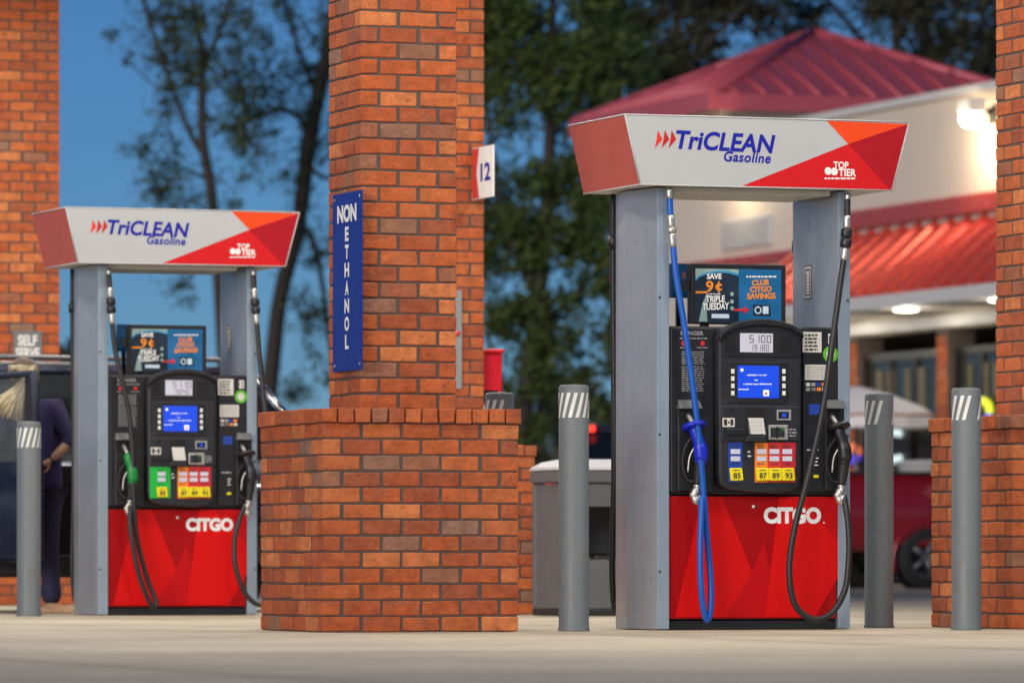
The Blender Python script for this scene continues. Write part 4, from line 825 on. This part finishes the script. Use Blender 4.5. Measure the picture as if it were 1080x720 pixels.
def pickup():
    n0 = at(886, 590, 69.8); n0.z = 0
    L, W = 5.35, 1.92; h = L/2; w2 = W/2
    p = thing('pickup_truck', 'maroon pickup truck parked in front of the shop, beyond the right-hand bollards', 'pickup truck', n0 + Vector((CO*h - SI*w2, SI*h + CO*w2, 0)), YAW)   # +x forward, near side y=-W/2
    b = MB(); b.loft([ring(x, .46, .95, zt, w2-.10, w2, w2-.04, 0) for x, zt in ((-h+.04, 1.36), (-h+.12, 1.40), (-h+1.0, 1.40), (-h+2.02, 1.40))]); b.build('bed', M['maroon'], p, fix=True)
    MB().box(-h+.16, -h+1.94, -w2+.12, w2-.12, 1.30, 1.412).build('bed_shade_block', M['void'], p)  # solid near-black block painting the shade of the open bed
    for s in (-1, 1): MB().box(-h+.06, -h+2.0, *sorted((s*(w2-.10), s*(w2-.01))), 1.405, 1.445).build('bed_rail', M['cladding'], p, bevel=.01)
    b = MB(); b.loft([ring(x, .44, .95, zt, w2-.10, wm, wt, 0) for x, zt, wm, wt in ((-h+2.06, 1.36, w2, w2-.05), (-h+2.2, 1.38, w2, w2-.05), (-h+3.75, 1.34, w2, w2-.05), (h-1.4, 1.30, w2, w2-.07), (h-.35, 1.20, w2-.04, w2-.14), (h-.05, 1.02, w2-.14, w2-.24), (h, .85, w2-.2, w2-.3))]); b.build('cab_body', M['maroon'], p, fix=True)
    g = MB(); xa, xb_, ta, tb2 = -h+2.10, -h+4.1, -h+2.24, -h+3.35
    g.loft([[(xa, -.86, 1.36), (xb_, -.86, 1.34), (xb_, .86, 1.34), (xa, .86, 1.36)], [(ta, -.70, 1.86), (tb2, -.70, 1.86), (tb2, .70, 1.86), (ta, .70, 1.86)]], smooth=False); g.build('windows', M['glass'], p, fix=True)
    r = MB(); r.loft([[(ta-.05, -.73, 1.83), (tb2+.06, -.73, 1.82), (tb2+.06, .73, 1.82), (ta-.05, .73, 1.83)], [(ta, -.68, 1.90), (tb2-.08, -.68, 1.90), (tb2-.08, .68, 1.90), (ta, .68, 1.90)]], smooth=False); r.build('roof', M['maroon'], p, bevel=.03, fix=True)
    for s in (-1, 1):
        for (u, v) in ((xa, ta), (xb_, tb2)): MB().tube([(u, s*.86, 1.35), (v, s*.70, 1.86)], .05, 8).build('pillar', M['maroon'], p)
        for xx in (-h+1.17, h-.95): arch(p, xx, s*(w2-.006), .44, None, M['maroon']); wheel(p, xx, s*(w2-.12), .385, .27, s, 'silver')
        MB().box(-h+.02, -h+.10, *sorted((s*(w2-.16), s*(w2+.004))), .98, 1.30).build('tail_lamp', M['tail'], p, bevel=.015)
        MB().box(h-.30, h-.02, *sorted((s*(w2-.55), s*(w2-.22))), .86, 1.02).build('headlamp', M['chrome'], p, bevel=.03)
    MB().box(-h, -h+.05, -w2+.17, w2-.17, .74, 1.37).build('tailgate', M['maroon'], p, bevel=.015); MB().box(-h-.16, -h-.002, -w2+.05, w2-.05, .50, .70).build('rear_bumper', M['cladding'], p, bevel=.03); MB().box(h-.02, h+.10, -w2+.12, w2-.12, .48, .70).build('front_bumper', M['chrome'], p, bevel=.04)
    t = thing('storage_tub', 'pale round-edged tub standing in the bed of the maroon pickup', 'tub', p.location + Matrix.Rotation(YAW, 3, 'Z') @ Vector((-h+1.45, -.35, 1.413)), YAW)
    MB().lathe([(0, 0), (.34, .0), (.37, .10), (.38, .13), (.40, .135), (.40, .165), (.36, .18), (0, .19)], 28).build('tub_body', M['tank'], t)
pickup()

# ------------------------------------------------------------------ the woman at the car
def skin_mesh(name, verts, edges, mats, parent, root=0, sub=2):
    me = bpy.data.meshes.new(name); me.from_pydata([v[0] for v in verts], edges, []); me.materials.append(mats)
    o = bpy.data.objects.new(name, me); C.objects.link(o); o.parent = parent
    o.modifiers.new('skin', 'SKIN').use_smooth_shade = True
    sv = me.skin_vertices[0].data if me.skin_vertices else None
    if sv is None:
        bm = bmesh.new(); bm.from_mesh(me); bm.verts.layers.skin.verify(); bm.to_mesh(me); bm.free(); sv = me.skin_vertices[0].data
    for i, v in enumerate(verts):
        r = v[1]; sv[i].radius = r if isinstance(r, tuple) else (r, r); sv[i].use_root = (i == root)
    s = o.modifiers.new('sub', 'SUBSURF'); s.levels = sub; s.render_levels = sub
    return o
def woman():
    base = at(56, 590, 38.25); base.z = 0
    p = thing('person', 'blond woman in dark navy clothes, hand on hip, leaning in at the open car door', 'person', base, 0)
    V = lambda x, y, z: Vector((x, y, z))
    hipc = V(-.06, .02, .93); waist = V(-.06, .02, 1.06); chest = V(-.11, .03, 1.26); nck = V(-.16, .05, 1.43); head = V(-.215, .07, 1.56)
    rs, re, rh = V(.005, -.02, 1.37), V(.125, -.06, 1.16), V(.0, -.12, 1.03); ls, le, lh = V(-.26, .10, 1.36), V(-.40, .25, 1.16), V(-.48, .42, 1.12)
    rk, rf = V(.0, -.02, .50), V(.01, .0, .085); lk, lf = V(-.13, .05, .50), V(-.15, .06, .085)
    body = [(hipc, .105), (waist, .095), (chest, .115), (nck, .05), (nck.lerp(head, .45), .047), (head+V(0, 0, -.02), (.072, .085)), (head+V(0, 0, .06), (.078, .09)), (head+V(.0, 0, .11), .05),
        (rs, .055), (re, .040), (rh, .028), (ls, .055), (le, .040), (lh, .028), (V(-.015, .0, .84), .075), (rk+V(-.02, 0, 0), .048), (rf+V(-.02, 0, 0), .036), (V(-.12, .03, .84), .075), (lk, .055), (lf, .040),
        (head+V(-.03, .085, -.045), .02)]
    E_ = [(0,1),(1,2),(2,3),(3,4),(4,5),(5,6),(6,7),(2,8),(8,9),(9,10),(2,11),(11,12),(12,13),(0,14),(14,15),(15,16),(0,17),(17,18),(18,19)]
    b = skin_mesh('body', body[:20], E_, M['skin'], p)
    # hand on the hip: palm and five fingers
    for hnd, dirv, up in ((rh, V(-.75, -.05, -.35).normalized(), V(0, -1, 0)), (lh, V(-.5, .8, -.2).normalized(), V(0, 0, 1))):
        sd = dirv.cross(up).normalized(); vs = [(hnd, .022), (hnd+dirv*.05, (.036, .016)), (hnd+dirv*.085, (.036, .014))]; es = [(0,1),(1,2)]
        for k in range(4):
            f0 = hnd+dirv*.088+sd*(k-1.5)*.018; ln = (.055, .068, .064, .048)[k]; i = len(vs)
            vs += [(f0, .0085), (f0+dirv*ln*.5-up*.006, .008), (f0+dirv*ln-up*.022, .007)]; es += [(2, i), (i, i+1), (i+1, i+2)]
        i = len(vs); vs += [(hnd+dirv*.03+sd*-.034, .010), (hnd+dirv*.062-sd*.052, .0085), (hnd+dirv*.088-sd*.058, .0075)]; es += [(1, i), (i, i+1), (i+1, i+2)]
        skin_mesh('hand', vs, es, M['skin'], b, 0, 1)
    top = [(hipc+V(0, 0, -.17), .135), (hipc+V(0, 0, -.03), .138), (waist, .118), (chest, .142), (nck+V(.005, 0, -.05), .072), (rs+V(.0, 0, .005), .078), (rs.lerp(re, .5), .062), (re, .056), (re.lerp(rh, .35), .048), (ls, .078), (le, .056), (le.lerp(lh, .7), .042)]
    skin_mesh('tunic', top, [(0,1),(1,2),(2,3),(3,4),(3,5),(5,6),(6,7),(7,8),(3,9),(9,10),(10,11)], M['navy_cloth'], p)
    leg = [(hipc+V(0, 0, -.02), .130), (V(-.015, .0, .80), .092), (rk+V(-.02, 0, 0), .066), (V(-.015, -.005, .28), .064), (V(-.01, .0, .05), .078), (V(-.12, .03, .80), .092), (lk, .066), (V(-.145, .055, .28), .064), (V(-.15, .06, .05), .075)]
    skin_mesh('trousers', leg, [(0,1),(1,2),(2,3),(3,4),(0,5),(5,6),(6,7),(7,8)], M['trouser'], p)
    for fx, fy in ((.01, -.03), (-.15, .04)):
        s = MB(); rg = []
        for t, wd, hh_ in ((-.08, .030, .05), (-.06, .040, .07), (.0, .042, .07), (.08, .048, .055), (.15, .045, .042), (.19, .022, .025)):
            rg.append([(fx+t*.85, fy-.0-t*.45-wd*.45*0-wd, .003), (fx+t*.85, fy-t*.45+wd, .003), (fx+t*.85, fy-t*.45+wd*.8, hh_), (fx+t*.85, fy-t*.45-wd*.8, hh_)])
        s.loft(rg); s.build('shoe', M['shoe'], p, bevel=.008, fix=True)
    # hair: dark roots cap, blond tail falling to the left
    hc = MB(); rg = []
    for z, r in ((-.06, .085), (-.02, .098), (.03, .106), (.08, .104), (.12, .088), (.15, .058), (.165, .015)):
        rg.append([(head.x+.012+math.cos(a)*r*.95, head.y-.012+math.sin(a)*r*1.05, head.z+z) for a in [2*math.pi*k/16 for k in range(16)]])
    hc.loft(rg); hr = hc.build('hair', M['hair_dark'], p, fix=True)
    rnd = random.Random(5); lk_ = MB()
    for k in range(170):      # strands: over the crown into the tie, then the tail
        a = rnd.uniform(0, 2*math.pi); s0 = head+V(.012+math.cos(a)*.10, -.012+math.sin(a)*.11, rnd.uniform(.0, .10)); tie = head+V(.055, -.10, .085)
        mid = s0.lerp(tie, .5)+(s0.lerp(tie, .5)-head).normalized()*.02
        e1 = tie+V(rnd.uniform(-.03, .05), -.05+rnd.uniform(-.02, .02), rnd.uniform(-.10, -.06)); sw = rnd.random()
        e2 = tie+V(-.03-sw*.12, -.05+rnd.uniform(-.03, .02), -.19+rnd.uniform(-.03, .03)); e3 = tie+V(-.05-sw*.22, -.03+rnd.uniform(-.03, .03), -.31+sw*.06+rnd.uniform(-.06, .03))
        lk_.tube(spline([s0, mid, tie, e1, e2, e3], 4), [.006]*9+[.0075]*6+[.006]*4+[.002]*2, 5)
    tag(lk_.build('ponytail', M['hair'], hr), kind='stuff')
woman()

# ------------------------------------------------------------------ shop
S0 = Vector((0, 0, 0))
R0 = 33.3                      # facade plane (station axis r), facade runs along d
shop = thing('shop_building', 'cream roadside shop with red metal roofs, behind the right-hand pump', 'shop', st(S0, R0, 74), YAW)
D0 = 74
def sb(name, m, x0, x1, d0, d1, z0, z1, parent=shop, bevel=0): return MB().box(x0, x1, d0-D0, d1-D0, z0, z1).build(name, m, parent, bevel)
DA, DB = 60.0, 86.4            # near and far end of the facade
sb('wall', M['stucco'], 0, 12, DA, DB, 3.62, 6.88); sb('wall', M['stucco'], 11.7, 12, DA, DB, 0, 3.62); sb('wall', M['stucco'], .3, 11.7, DB-.25, DB, 0, 3.62); sb('wall', M['stucco'], .3, 11.7, DA, DA+.25, 0, 3.62)
sb('coping', M['fascia'], -.08, 12.08, DA-.08, DB+.08, 6.882, 6.99); sb('string_course', M['fascia'], -.05, .0, 78.9, DB, 4.60, 4.78)
sb('trim_band', M['awning'], -.10, -.002, 78.7, DB+.1, 4.86, 5.02)
sb('interior_wall', M['interior'], 5.8, 5.9, DA+.3, DB-.3, .01, 3.60)
va_ = sb('vent', M['fascia'], -.05, -.002, 79.9, 81.9, 5.15, 5.62); 
for k in range(6): MB().box(-.075, -.052, 79.98-D0, 81.82-D0, 5.19+k*.07, 5.225+k*.07).build('louvre', M['soffit'], va_)
# facade bays: brick piers, dark frames, panes
piers = [60.2, 63.6, 67.0, 70.4, 73.4, 76.6, 79.8, 83.0, 86.1]
for d in piers:
    pr_ = sb('pier', M['mortar'], -.12, .30, d-.18, d+.18, .0, 3.60); bs = MB(); k = 0; z = .04
    while z < 3.56:
        for yy in (-.09, .09) if k % 2 == 0 else (-.135, 0, .135):
            wd = .084 if k % 2 == 0 else (.084 if yy == 0 else .040)
            bs.box(-.128, -.121, d-D0+yy-wd, d-D0+yy+wd, z-.034, z+.034)
        z += .08; k += 1
    tag(bs.build('brickwork', M['brick'], pr_), kind='stuff')
for i in range(len(piers)-1):
    a, b = piers[i]+.19, piers[i+1]-.19
    fr_ = thing_part('window', shop); fr_.location = (0, a-D0, 0); wd = b-a
    f = MB(); f.box(-.02, .10, 0, .09, .05, 3.35); f.box(-.02, .10, wd-.09, wd, .05, 3.35); f.box(-.02, .10, .09, wd-.09, .05, .16); f.box(-.02, .10, .09, wd-.09, 3.24, 3.35)
    f.box(-.015, .09, .09, wd-.09, 2.05, 2.13); f.build('frame', M['frame_dk'], fr_)
    n = 3
    for k in range(n+1):
        if 0 < k < n: MB().box(-.018, .09, .09+(wd-.18)*k/n-.03, .09+(wd-.18)*k/n+.03, .16, 3.24).build('mullion', M['frame_dk'], fr_)
    for k in range(n):
        y0_, y1_ = .09+(wd-.18)*k/n+.032, .09+(wd-.18)*(k+1)/n-.032
        MB().box(.03, .04, y0_, y1_, .165, 2.045).build('pane', M['store_glass'], fr_); MB().box(.03, .04, y0_, y1_, 2.135, 3.235).build('pane', M['store_glass'], fr_)
    rnd = random.Random(i)
    for k in range(5):
        y0_ = .15+(wd-.3)*(k+rnd.uniform(.0, .3))/5
        MB().box(.0, .028, y0_, y0_+(wd-.3)*rnd.uniform(.04, .09), 2.2+rnd.uniform(0, .1), 3.1).build('interior_glow_strip', M['shelf_glow'], fr_); MB().box(.0, .028, y0_, y0_+(wd-.3)*rnd.uniform(.06, .13), .9, 1.9-rnd.uniform(0, .5)).build('interior_glow_strip', M['shelf_glow'], fr_)  # glowing strips before the panes imitate light from the shop interior
sb('head_beam', M['fascia'], -.16, -.002, DA, 79.2, 3.64, 3.80)
# awning, 45 degrees, with standing seams and a lit soffit
aw = thing_part('awning', shop); A0, A1, PRJ, ZE, ZT = 62.0, 78.6, 1.22, 4.06, 5.12
MB().add([(-PRJ, A0-D0, ZE), (-PRJ, A1-D0, ZE), (-.003, A1-D0-.02, ZT), (-.003, A0-D0, ZT), (-PRJ, A0-D0, ZE-.05), (-PRJ, A1-D0, ZE-.05), (-.003, A1-D0-.02, ZE-.05), (-.003, A0-D0, ZE-.05)], [(0,1,2,3),(7,6,5,4),(0,4,5,1),(1,5,6,2),(3,7,4,0),(2,6,7,3)]).build('roof_sheet', M['awning'], aw, fix=True)
seam = MB().add([(-PRJ-.01, -.06, ZE+.0), (-PRJ-.01, .06, ZE+.0), (-.004, .06, ZT), (-.004, -.06, ZT), (-PRJ-.085, -.035, ZE+.08), (-PRJ-.085, .035, ZE+.08), (-.004, .035, ZT+.078), (-.004, -.035, ZT+.078)], [(0,4,7,3),(4,5,6,7),(5,1,2,6),(0,1,5,4),(3,7,6,2)]).mesh('seam', M['awning'])
k = 0; d = A0+.1
while d < A1: link('seam', seam, aw, (0, d-D0, 0)); d += .56
MB().box(-.14, -.003, A0-D0-.05, A1-D0+.05, ZT+.08, ZT+.34).build('cap_flashing', M['awning'], aw, bevel=.01); MB().box(-PRJ-.10, -PRJ-.002, A0-D0-.05, A1-D0+.05, ZE-.20, ZE-.005).build('gutter', M['fascia'], aw, bevel=.02)
MB().box(-PRJ, -.165, A0-D0, A1-D0, ZE-.19, ZE-.06).build('soffit', M['soffit'], aw)
sp_ = bpy.data.lights.new('soffit', 'POINT'); sp_.energy = 22; sp_.color = (1, .90, .74); sp_.shadow_soft_size = .1
SW = dict(zip((63.6, 66.6, 69.6, 72.75, 75.9, 78.1), ('nearest', 'second', 'third', 'fourth', 'fifth', 'farthest')))
for d in SW:
    t = thing('soffit_lamp', f'round lit lamp under the red shop awning, {SW[d]} of the row', 'lamp', st(S0, R0-PRJ+.25, d, ZE-.192), YAW, 'lamps under the shop awning')
    MB().lathe([(.18, 0), (.18, -.015)], 20).build('housing', M['fascia'], t); MB().lathe([(.17, -.015), (.16, -.035), (0, -.045)], 20).build('lens', M['lamp_soffit'], t)
    po = bpy.data.objects.new('soffit_light', sp_); C.objects.link(po); po.parent = t; po.location = (0, 0, -.20)
# tower with pyramid roof
TN, TW, TZ = 81.7, 6.05, 7.56
sb('tower_wall', M['stucco'], .02, TW-.6, TN+.35, DB, 6.992, TZ-.02)
rf = thing_part('tower_roof', shop); rf.location = (-.30, TN-D0, TZ); hw = TW/2; RZ = 1.32
cor = [(0, 0), (TW, 0), (TW, TW), (0, TW)]
for i in range(4):
    a, b = cor[i], cor[(i+1) % 4]; MB().add([(*a, 0), (*b, 0), (hw, hw, RZ)], [(0, 1, 2)]).build('roof_plane', M['metal_roof'], rf)
MB().add([(*c, -.002) for c in cor], [(3, 2, 1, 0)]).build('eave_soffit', M['soffit'], rf)
for i in range(4):
    a, b = Vector((*cor[i], 0)), Vector((*cor[(i+1) % 4], 0)); u = (b-a).normalized(); inn = Vector((-u.y, u.x, 0)); n = 13
    MB().tube([a, Vector((hw, hw, RZ))], .085, 6).build('hip_cap', M['metal_roof'], rf)
    for k in range(1, n):
        t = TW*k/n; run = min(t, TW-t)
        if run > .25:
            s0 = a+u*t; MB().tube([s0+Vector((0, 0, .03)), s0+inn*run+Vector((0, 0, run/hw*RZ+.02))], .036, 5).build('seam', M['metal_roof'], rf)
    MB().box(-.04, TW+.04, -.05, .0, -.24, .02).build('eave_fascia', M['metal_roof'], rf, loc=a, rz=math.atan2(u.y, u.x))
# wall lamps (lit floodlights on short arms)
pl_ = bpy.data.lights.new('flood', 'POINT'); pl_.energy = 62; pl_.color = (1, .78, .52); pl_.shadow_soft_size = .16
pl2 = pl_.copy(); pl2.energy = 30
for d, z, lab in ((71.9, 6.52, 'bright lit floodlight high on the cream shop wall'), (80.9, 6.68, 'lit floodlight on the shop wall, hidden behind the valance of the right-hand pump')):
    wl = thing('wall_lamp', lab, 'lamp', st(S0, R0, d, z), YAW)
    MB().box(-.06, -.002, -.10, .10, -.12, .12).build('back_box', M['frame_dk'], wl, bevel=.01); MB().tube([(-.06, 0, .02), (-.25, 0, .10)], .03, 8).build('arm', M['frame_dk'], wl); MB().box(-.48, -.22, -.20, .20, .02, .22).build('housing', M['fascia'], wl, bevel=.02)
    MB().lathe([(.0, -.18), (.08, -.165), (.145, -.12), (.165, -.06), (.14, .0), (.10, .018)], 20, c=(-.35, 0, 0)).build('lens', M['lamp_warm'], wl)
    lt = pl_ if d < 75 else pl2
    po = bpy.data.objects.new('flood_light', lt); C.objects.link(po); po.parent = wl; po.location = (-.62, 0, -.36)
# window neons
def neon(name, label, px, py, r, d_off, parts):
    X, Z = world_on(st(S0, R0, 74), px, py, 'x', -.20); t = thing(name, label, 'neon sign', st(S0, R0-.20, 74+X, Z), YAW)
    MB().box(.02, .05, -.5*r-.3, .5*r+.3, -r-.05, r+.05).build('backing', M['frame_dk'], t)
    for nm, m, a0, a1 in parts:
        MB().tube([(-.02, math.cos(R(a))*r*1.7, math.sin(R(a))*r) for a in range(a0, a1+1, 10)], .055, 8).build(nm, M[m], t)
neon('neon_sign', 'oval neon sign, yellow above and blue below, in the shop window', 1037, 434, .15, 0, (('yellow_tube', 'neon_y', -10, 190), ('blue_tube', 'neon_b', 200, 340)))
neon('neon_sign', 'pale upright neon sign in the shop window, above the pickup bed', 945, 470, .20, 0, (('white_tube', 'neon_w', 60, 120), ('white_tube', 'neon_w', 240, 300)))
neon('neon_sign', 'red and blue neon sign low in the shop window beside the pump', 901, 478, .10, 0, (('red_tube', 'neon_r', -10, 190), ('blue_tube', 'neon_b', 200, 340)))

# ------------------------------------------------------------------ umbrella
uo = at(903, 590, 75.5); uo.z = 0
um = thing('patio_umbrella', 'white patio umbrella with orange rim in front of the shop', 'umbrella', uo, R(12))
rg = []; zs = ((.03, 2.66), (.45, 2.56), (.9, 2.40), (1.12, 2.27))
u = MB(); n = 8
for k in range(n):
    a0, a1 = 2*math.pi*k/n, 2*math.pi*(k+1)/n; g = []
    for r, z in zs:
        for q in (0, .5, 1):
            a = a0+(a1-a0)*q; s = (1-.03*math.sin(q*math.pi)) ; g.append((math.cos(a)*r*s, math.sin(a)*r*s, z-.02*math.sin(q*math.pi)*(r/1.12)))
    MB().add(g, [(i*3+q, i*3+q+1, i*3+q+4, i*3+q+3) for i in range(3) for q in (0, 1)], 0, True).build('canopy_panel', M['umb'], um)
    p0, p1 = (math.cos(a0)*1.12, math.sin(a0)*1.12), (math.cos(a1)*1.12, math.sin(a1)*1.12); am = (a0+a1)/2; pm = (math.cos(am)*1.0864, math.sin(am)*1.0864)
    MB().add([(*p0, 2.268), (*pm, 2.248), (*p1, 2.268), (*p0, 2.11), (*pm, 2.09), (*p1, 2.11)], [(0, 1, 4, 3), (1, 2, 5, 4)]).build('skirt', M['umb'], um)
    MB().tube([(*p0, 2.275), (*pm, 2.254), (*p1, 2.275)], .018, 6).build('rim_piping', M['umb_or'], um)
    MB().tube([(0, 0, 2.60), (math.cos(a0)*1.1, math.sin(a0)*1.1, 2.245)], .012, 6).build('rib', M['silver'], um)
MB().tube([(0, 0, .05), (0, 0, 2.72)], .022, 10).build('pole', M['silver'], um); MB().lathe([(0, 2.70), (.04, 2.70), (.03, 2.76), (0, 2.80)], 12).build('finial', M['umb_or'], um); MB().lathe([(.28, .002), (.28, .05), (.06, .10), (.03, .25), (.0, .25)], 20).build('base', M['cladding'], um)
# patio table under it
pt = thing('patio_table', 'round patio table under the white umbrella', 'table', uo, 0); MB().lathe([(.03, .70), (.55, .70), (.56, .72), (.55, .74), (.03, .74)], 24).build('top', M['fascia'], pt)
for k in range(4): a = math.pi/4+k*math.pi/2; MB().tube([(math.cos(a)*.45, math.sin(a)*.45, .70), (math.cos(a)*.50, math.sin(a)*.50, .002)], .02, 8).build('leg', M['frame_dk'], pt)

# ------------------------------------------------------------------ trees
def tree(label, Y, trunk, limbs, clusters, leafm, lsize, per, seed, extra=0):
    rnd = random.Random(seed); b0 = at(*trunk[0][:2], Y); b0.z = -.01
    t = thing('tree', label, 'tree', b0, 0, 'trees behind the station')
    T = MB()
    def path(pts, Yo=0):
        P = [at(x, y, Y)-b0 for x, y, w_ in pts]; 
        for i, q in enumerate(P): q.y += Yo*i/max(1, len(P)-1)
        ws = [w_ for _, _, w_ in pts]; n = 5; S = spline(P, n); rs = []
        for i in range(len(ws)-1):
            for k in range(n): rs.append(ws[i]+(ws[i+1]-ws[i])*k/n)
        rs.append(ws[-1]); rs = [r*Y/F/2 for r in rs]
        return S, rs
    S, rs = path(trunk); S[0].z = 0; T.tube(S, rs, 9); T.build('trunk', M['bark'], t)
    for lb_ in limbs:
        S, rs = path(lb_, rnd.uniform(-1.5, 1.5)); MB().tube(S, rs, 7).build('limb', M['bark'], t)
    lv = MB(); tw = MB()
    for (x, y, r, dens) in clusters:
        c0 = at(x, y, Y)-b0; rr = r*Y/F; sub = max(3, int(7*dens))
        for k in range(sub):
            c = c0+Vector((rnd.gauss(0, rr*.55), rnd.gauss(0, rr*.8), rnd.gauss(0, rr*.5))); cr = rr*rnd.uniform(.40, 1.0)
            tw.tube([c0+(c-c0)*.1, c0.lerp(c, .6)+Vector((0, 0, .08)), c], [.025, .016, .008], 4, cap=False)
            for _ in range(int(per*rnd.uniform(.6, 1.3))):
                d_ = Vector((rnd.gauss(0, 1), rnd.gauss(0, 1), rnd.gauss(0, .8)))*cr*.6; q = c+d_; s = lsize*rnd.uniform(.6, 1.3)
                n1 = Vector((rnd.gauss(0, 1), rnd.gauss(0, 1), rnd.gauss(0, 1))).normalized(); n2 = n1.orthogonal().normalized()
                lv.add([q-n1*s*.5, q+n2*s*.28, q+n1*s*.5, q-n2*s*.28], [(0, 1, 2, 3)])
    tag(lv.build('crown', leafm, t), kind='stuff'); tag(tw.build('twigs', M['bark'], t), kind='stuff')
    return t
def scatter(seed, n, x0, x1, y0, y1, r0, r1, dens=1, mask=None):
    rnd = random.Random(seed); out = []
    while len(out) < n:
        x, y = rnd.uniform(x0, x1), rnd.uniform(y0, y1)
        if mask and not mask(x, y): continue
        out.append((x, y, rnd.uniform(r0, r1), dens))
    return out
# slim forked tree left of the nearest pillar
tree('slim forked tree with sparse leaves standing left of the thick leaning one', 112,
    [(244, 600, 15), (236, 400, 13), (225, 222, 12), (214, 150, 11), (213, 90, 9), (212, 50, 8), (203, 0, 6), (196, -60, 4)],
    [[(217, 165, 8), (203, 145, 7), (186, 105, 6), (170, 60, 5), (153, 5, 5), (140, -50, 3)], [(212, 75, 6), (222, 55, 6), (234, 25, 5), (243, -5, 5), (252, -50, 3)], [(222, 190, 5), (196, 178, 3), (170, 160, 2)], [(226, 215, 5), (205, 285, 4), (192, 300, 2)], [(212, 100, 4), (235, 85, 3), (256, 62, 2)], [(182, 98, 3), (160, 88, 2), (130, 60, 1.5)]],
    scatter(3, 60, 125, 262, -50, 70, 10, 26, .6, lambda x, y: x > 135 + max(0, y)*.5) + scatter(4, 46, 140, 280, 50, 225, 10, 26, .6, lambda x, y: abs(x-205)+abs(y-150)*.3 < 66) + [(190, 300, 13, 1), (196, 318, 9, .7), (118, 40, 8, .6), (132, 66, 9, .5), (165, 200, 14, 1), (176, 170, 14, .8)], M['leaf_lt'], .10, 15, 11)
tree('thick dark trunk leaning right beside the nearest pillar, with loose foliage', 116,
    [(268, 600, 22), (278, 470, 20), (287, 382, 18), (296, 310, 17), (314, 239, 17), (326, 149, 17), (337, 95, 16), (347, 45, 16), (356, -10, 14), (366, -80, 10)],
    [[(324, 150, 9), (318, 128, 7), (300, 116, 6), (270, 124, 5), (243, 133, 4), (222, 145, 3)], [(316, 235, 7), (330, 255, 7), (338, 290, 6), (345, 340, 5), (352, 400, 4)], [(334, 100, 7), (318, 60, 6), (305, 20, 5), (296, -30, 3)], [(322, 170, 5), (345, 190, 5), (372, 170, 4)]],
    scatter(5, 75, 240, 365, -50, 140, 12, 28, .7) + scatter(6, 50, 285, 375, 130, 430, 10, 24, .7, lambda x, y: x > 300 + (430-y)*.03) + [(250, 150, 14, .8), (262, 118, 14, .8), (300, 185, 14, .8)], M['leaf_lt'], .10, 17, 12)
tree('dense green tree between the nearest pillar and the right-hand pump', 108,
    [(545, 600, 26), (548, 480, 22), (556, 400, 20), (566, 330, 18), (575, 240, 16), (580, 140, 13), (582, 40, 10), (584, -60, 6)],
    [[(568, 320, 10), (545, 270, 8), (525, 200, 6), (515, 120, 4)], [(578, 220, 10), (605, 170, 8), (632, 110, 6), (650, 40, 4)], [(562, 360, 9), (595, 320, 7), (625, 290, 5), (650, 250, 4)], [(550, 440, 8), (530, 400, 6), (512, 350, 5)]],
    scatter(7, 80, 490, 665, -50, 240, 18, 34, 1.1) + scatter(8, 46, 490, 665, 230, 480, 14, 28, 1.0), M['leaf_md'], .15, 44, 13)
tree('tall dark tree whose foliage shows above the shop roof peak', 122,
    [(720, 600, 24), (716, 400, 20), (712, 250, 17), (706, 120, 14), (712, 40, 11), (722, -60, 7)],
    [[(708, 110, 9), (735, 60, 7), (770, 25, 5), (800, -10, 4)], [(708, 150, 8), (680, 90, 7), (660, 40, 5), (650, -10, 3)], [(712, 60, 6), (745, 15, 5), (765, -30, 3)]],
    scatter(9, 90, 630, 830, -60, 80, 14, 30, .9, lambda x, y: not (690 < x < 735 and 15 < y < 60)) + scatter(10, 20, 640, 720, 60, 170, 14, 26, 1), M['leaf_dk'], .16, 32, 14)
tree('dark broad tree behind the right end of the shop roof', 124,
    [(960, 600, 24), (958, 350, 20), (955, 200, 17), (950, 100, 14), (945, 30, 11), (940, -60, 7)],
    [[(952, 120, 9), (985, 70, 7), (1015, 40, 5), (1045, 20, 4)], [(950, 100, 9), (910, 50, 7), (880, 15, 6), (850, -15, 4)], [(946, 50, 6), (965, 10, 5), (985, -40, 3)]],
    scatter(15, 95, 830, 1075, -60, 85, 14, 30, .85, lambda x, y: y < 30 or x > 960 or x < 880), M['leaf_dk'], .16, 32, 15)
# low far wood closing the horizon
fw = MB(); rnd = random.Random(21)
for k in range(16000):
    x = rnd.uniform(-60, 70); y = rnd.uniform(165, 190); hgt = 4.5+1.8*math.sin(x*.31)+1.2*math.sin(x*.83+1)
    q = Vector((x, y, rnd.random()**.8*max(1.5, hgt))); s = rnd.uniform(.5, 1.1); n1 = Vector((rnd.gauss(0, 1), rnd.gauss(0, 1), rnd.gauss(0, 1))).normalized(); n2 = n1.orthogonal().normalized()
    fw.add([q-n1*s*.5, q+n2*s*.35, q+n1*s*.5, q-n2*s*.35], [(0, 1, 2, 3)])
tag(fw.build('distant_wood', M['leaf_dk']), 'low dark wood far behind the station', 'wood', kind='stuff')
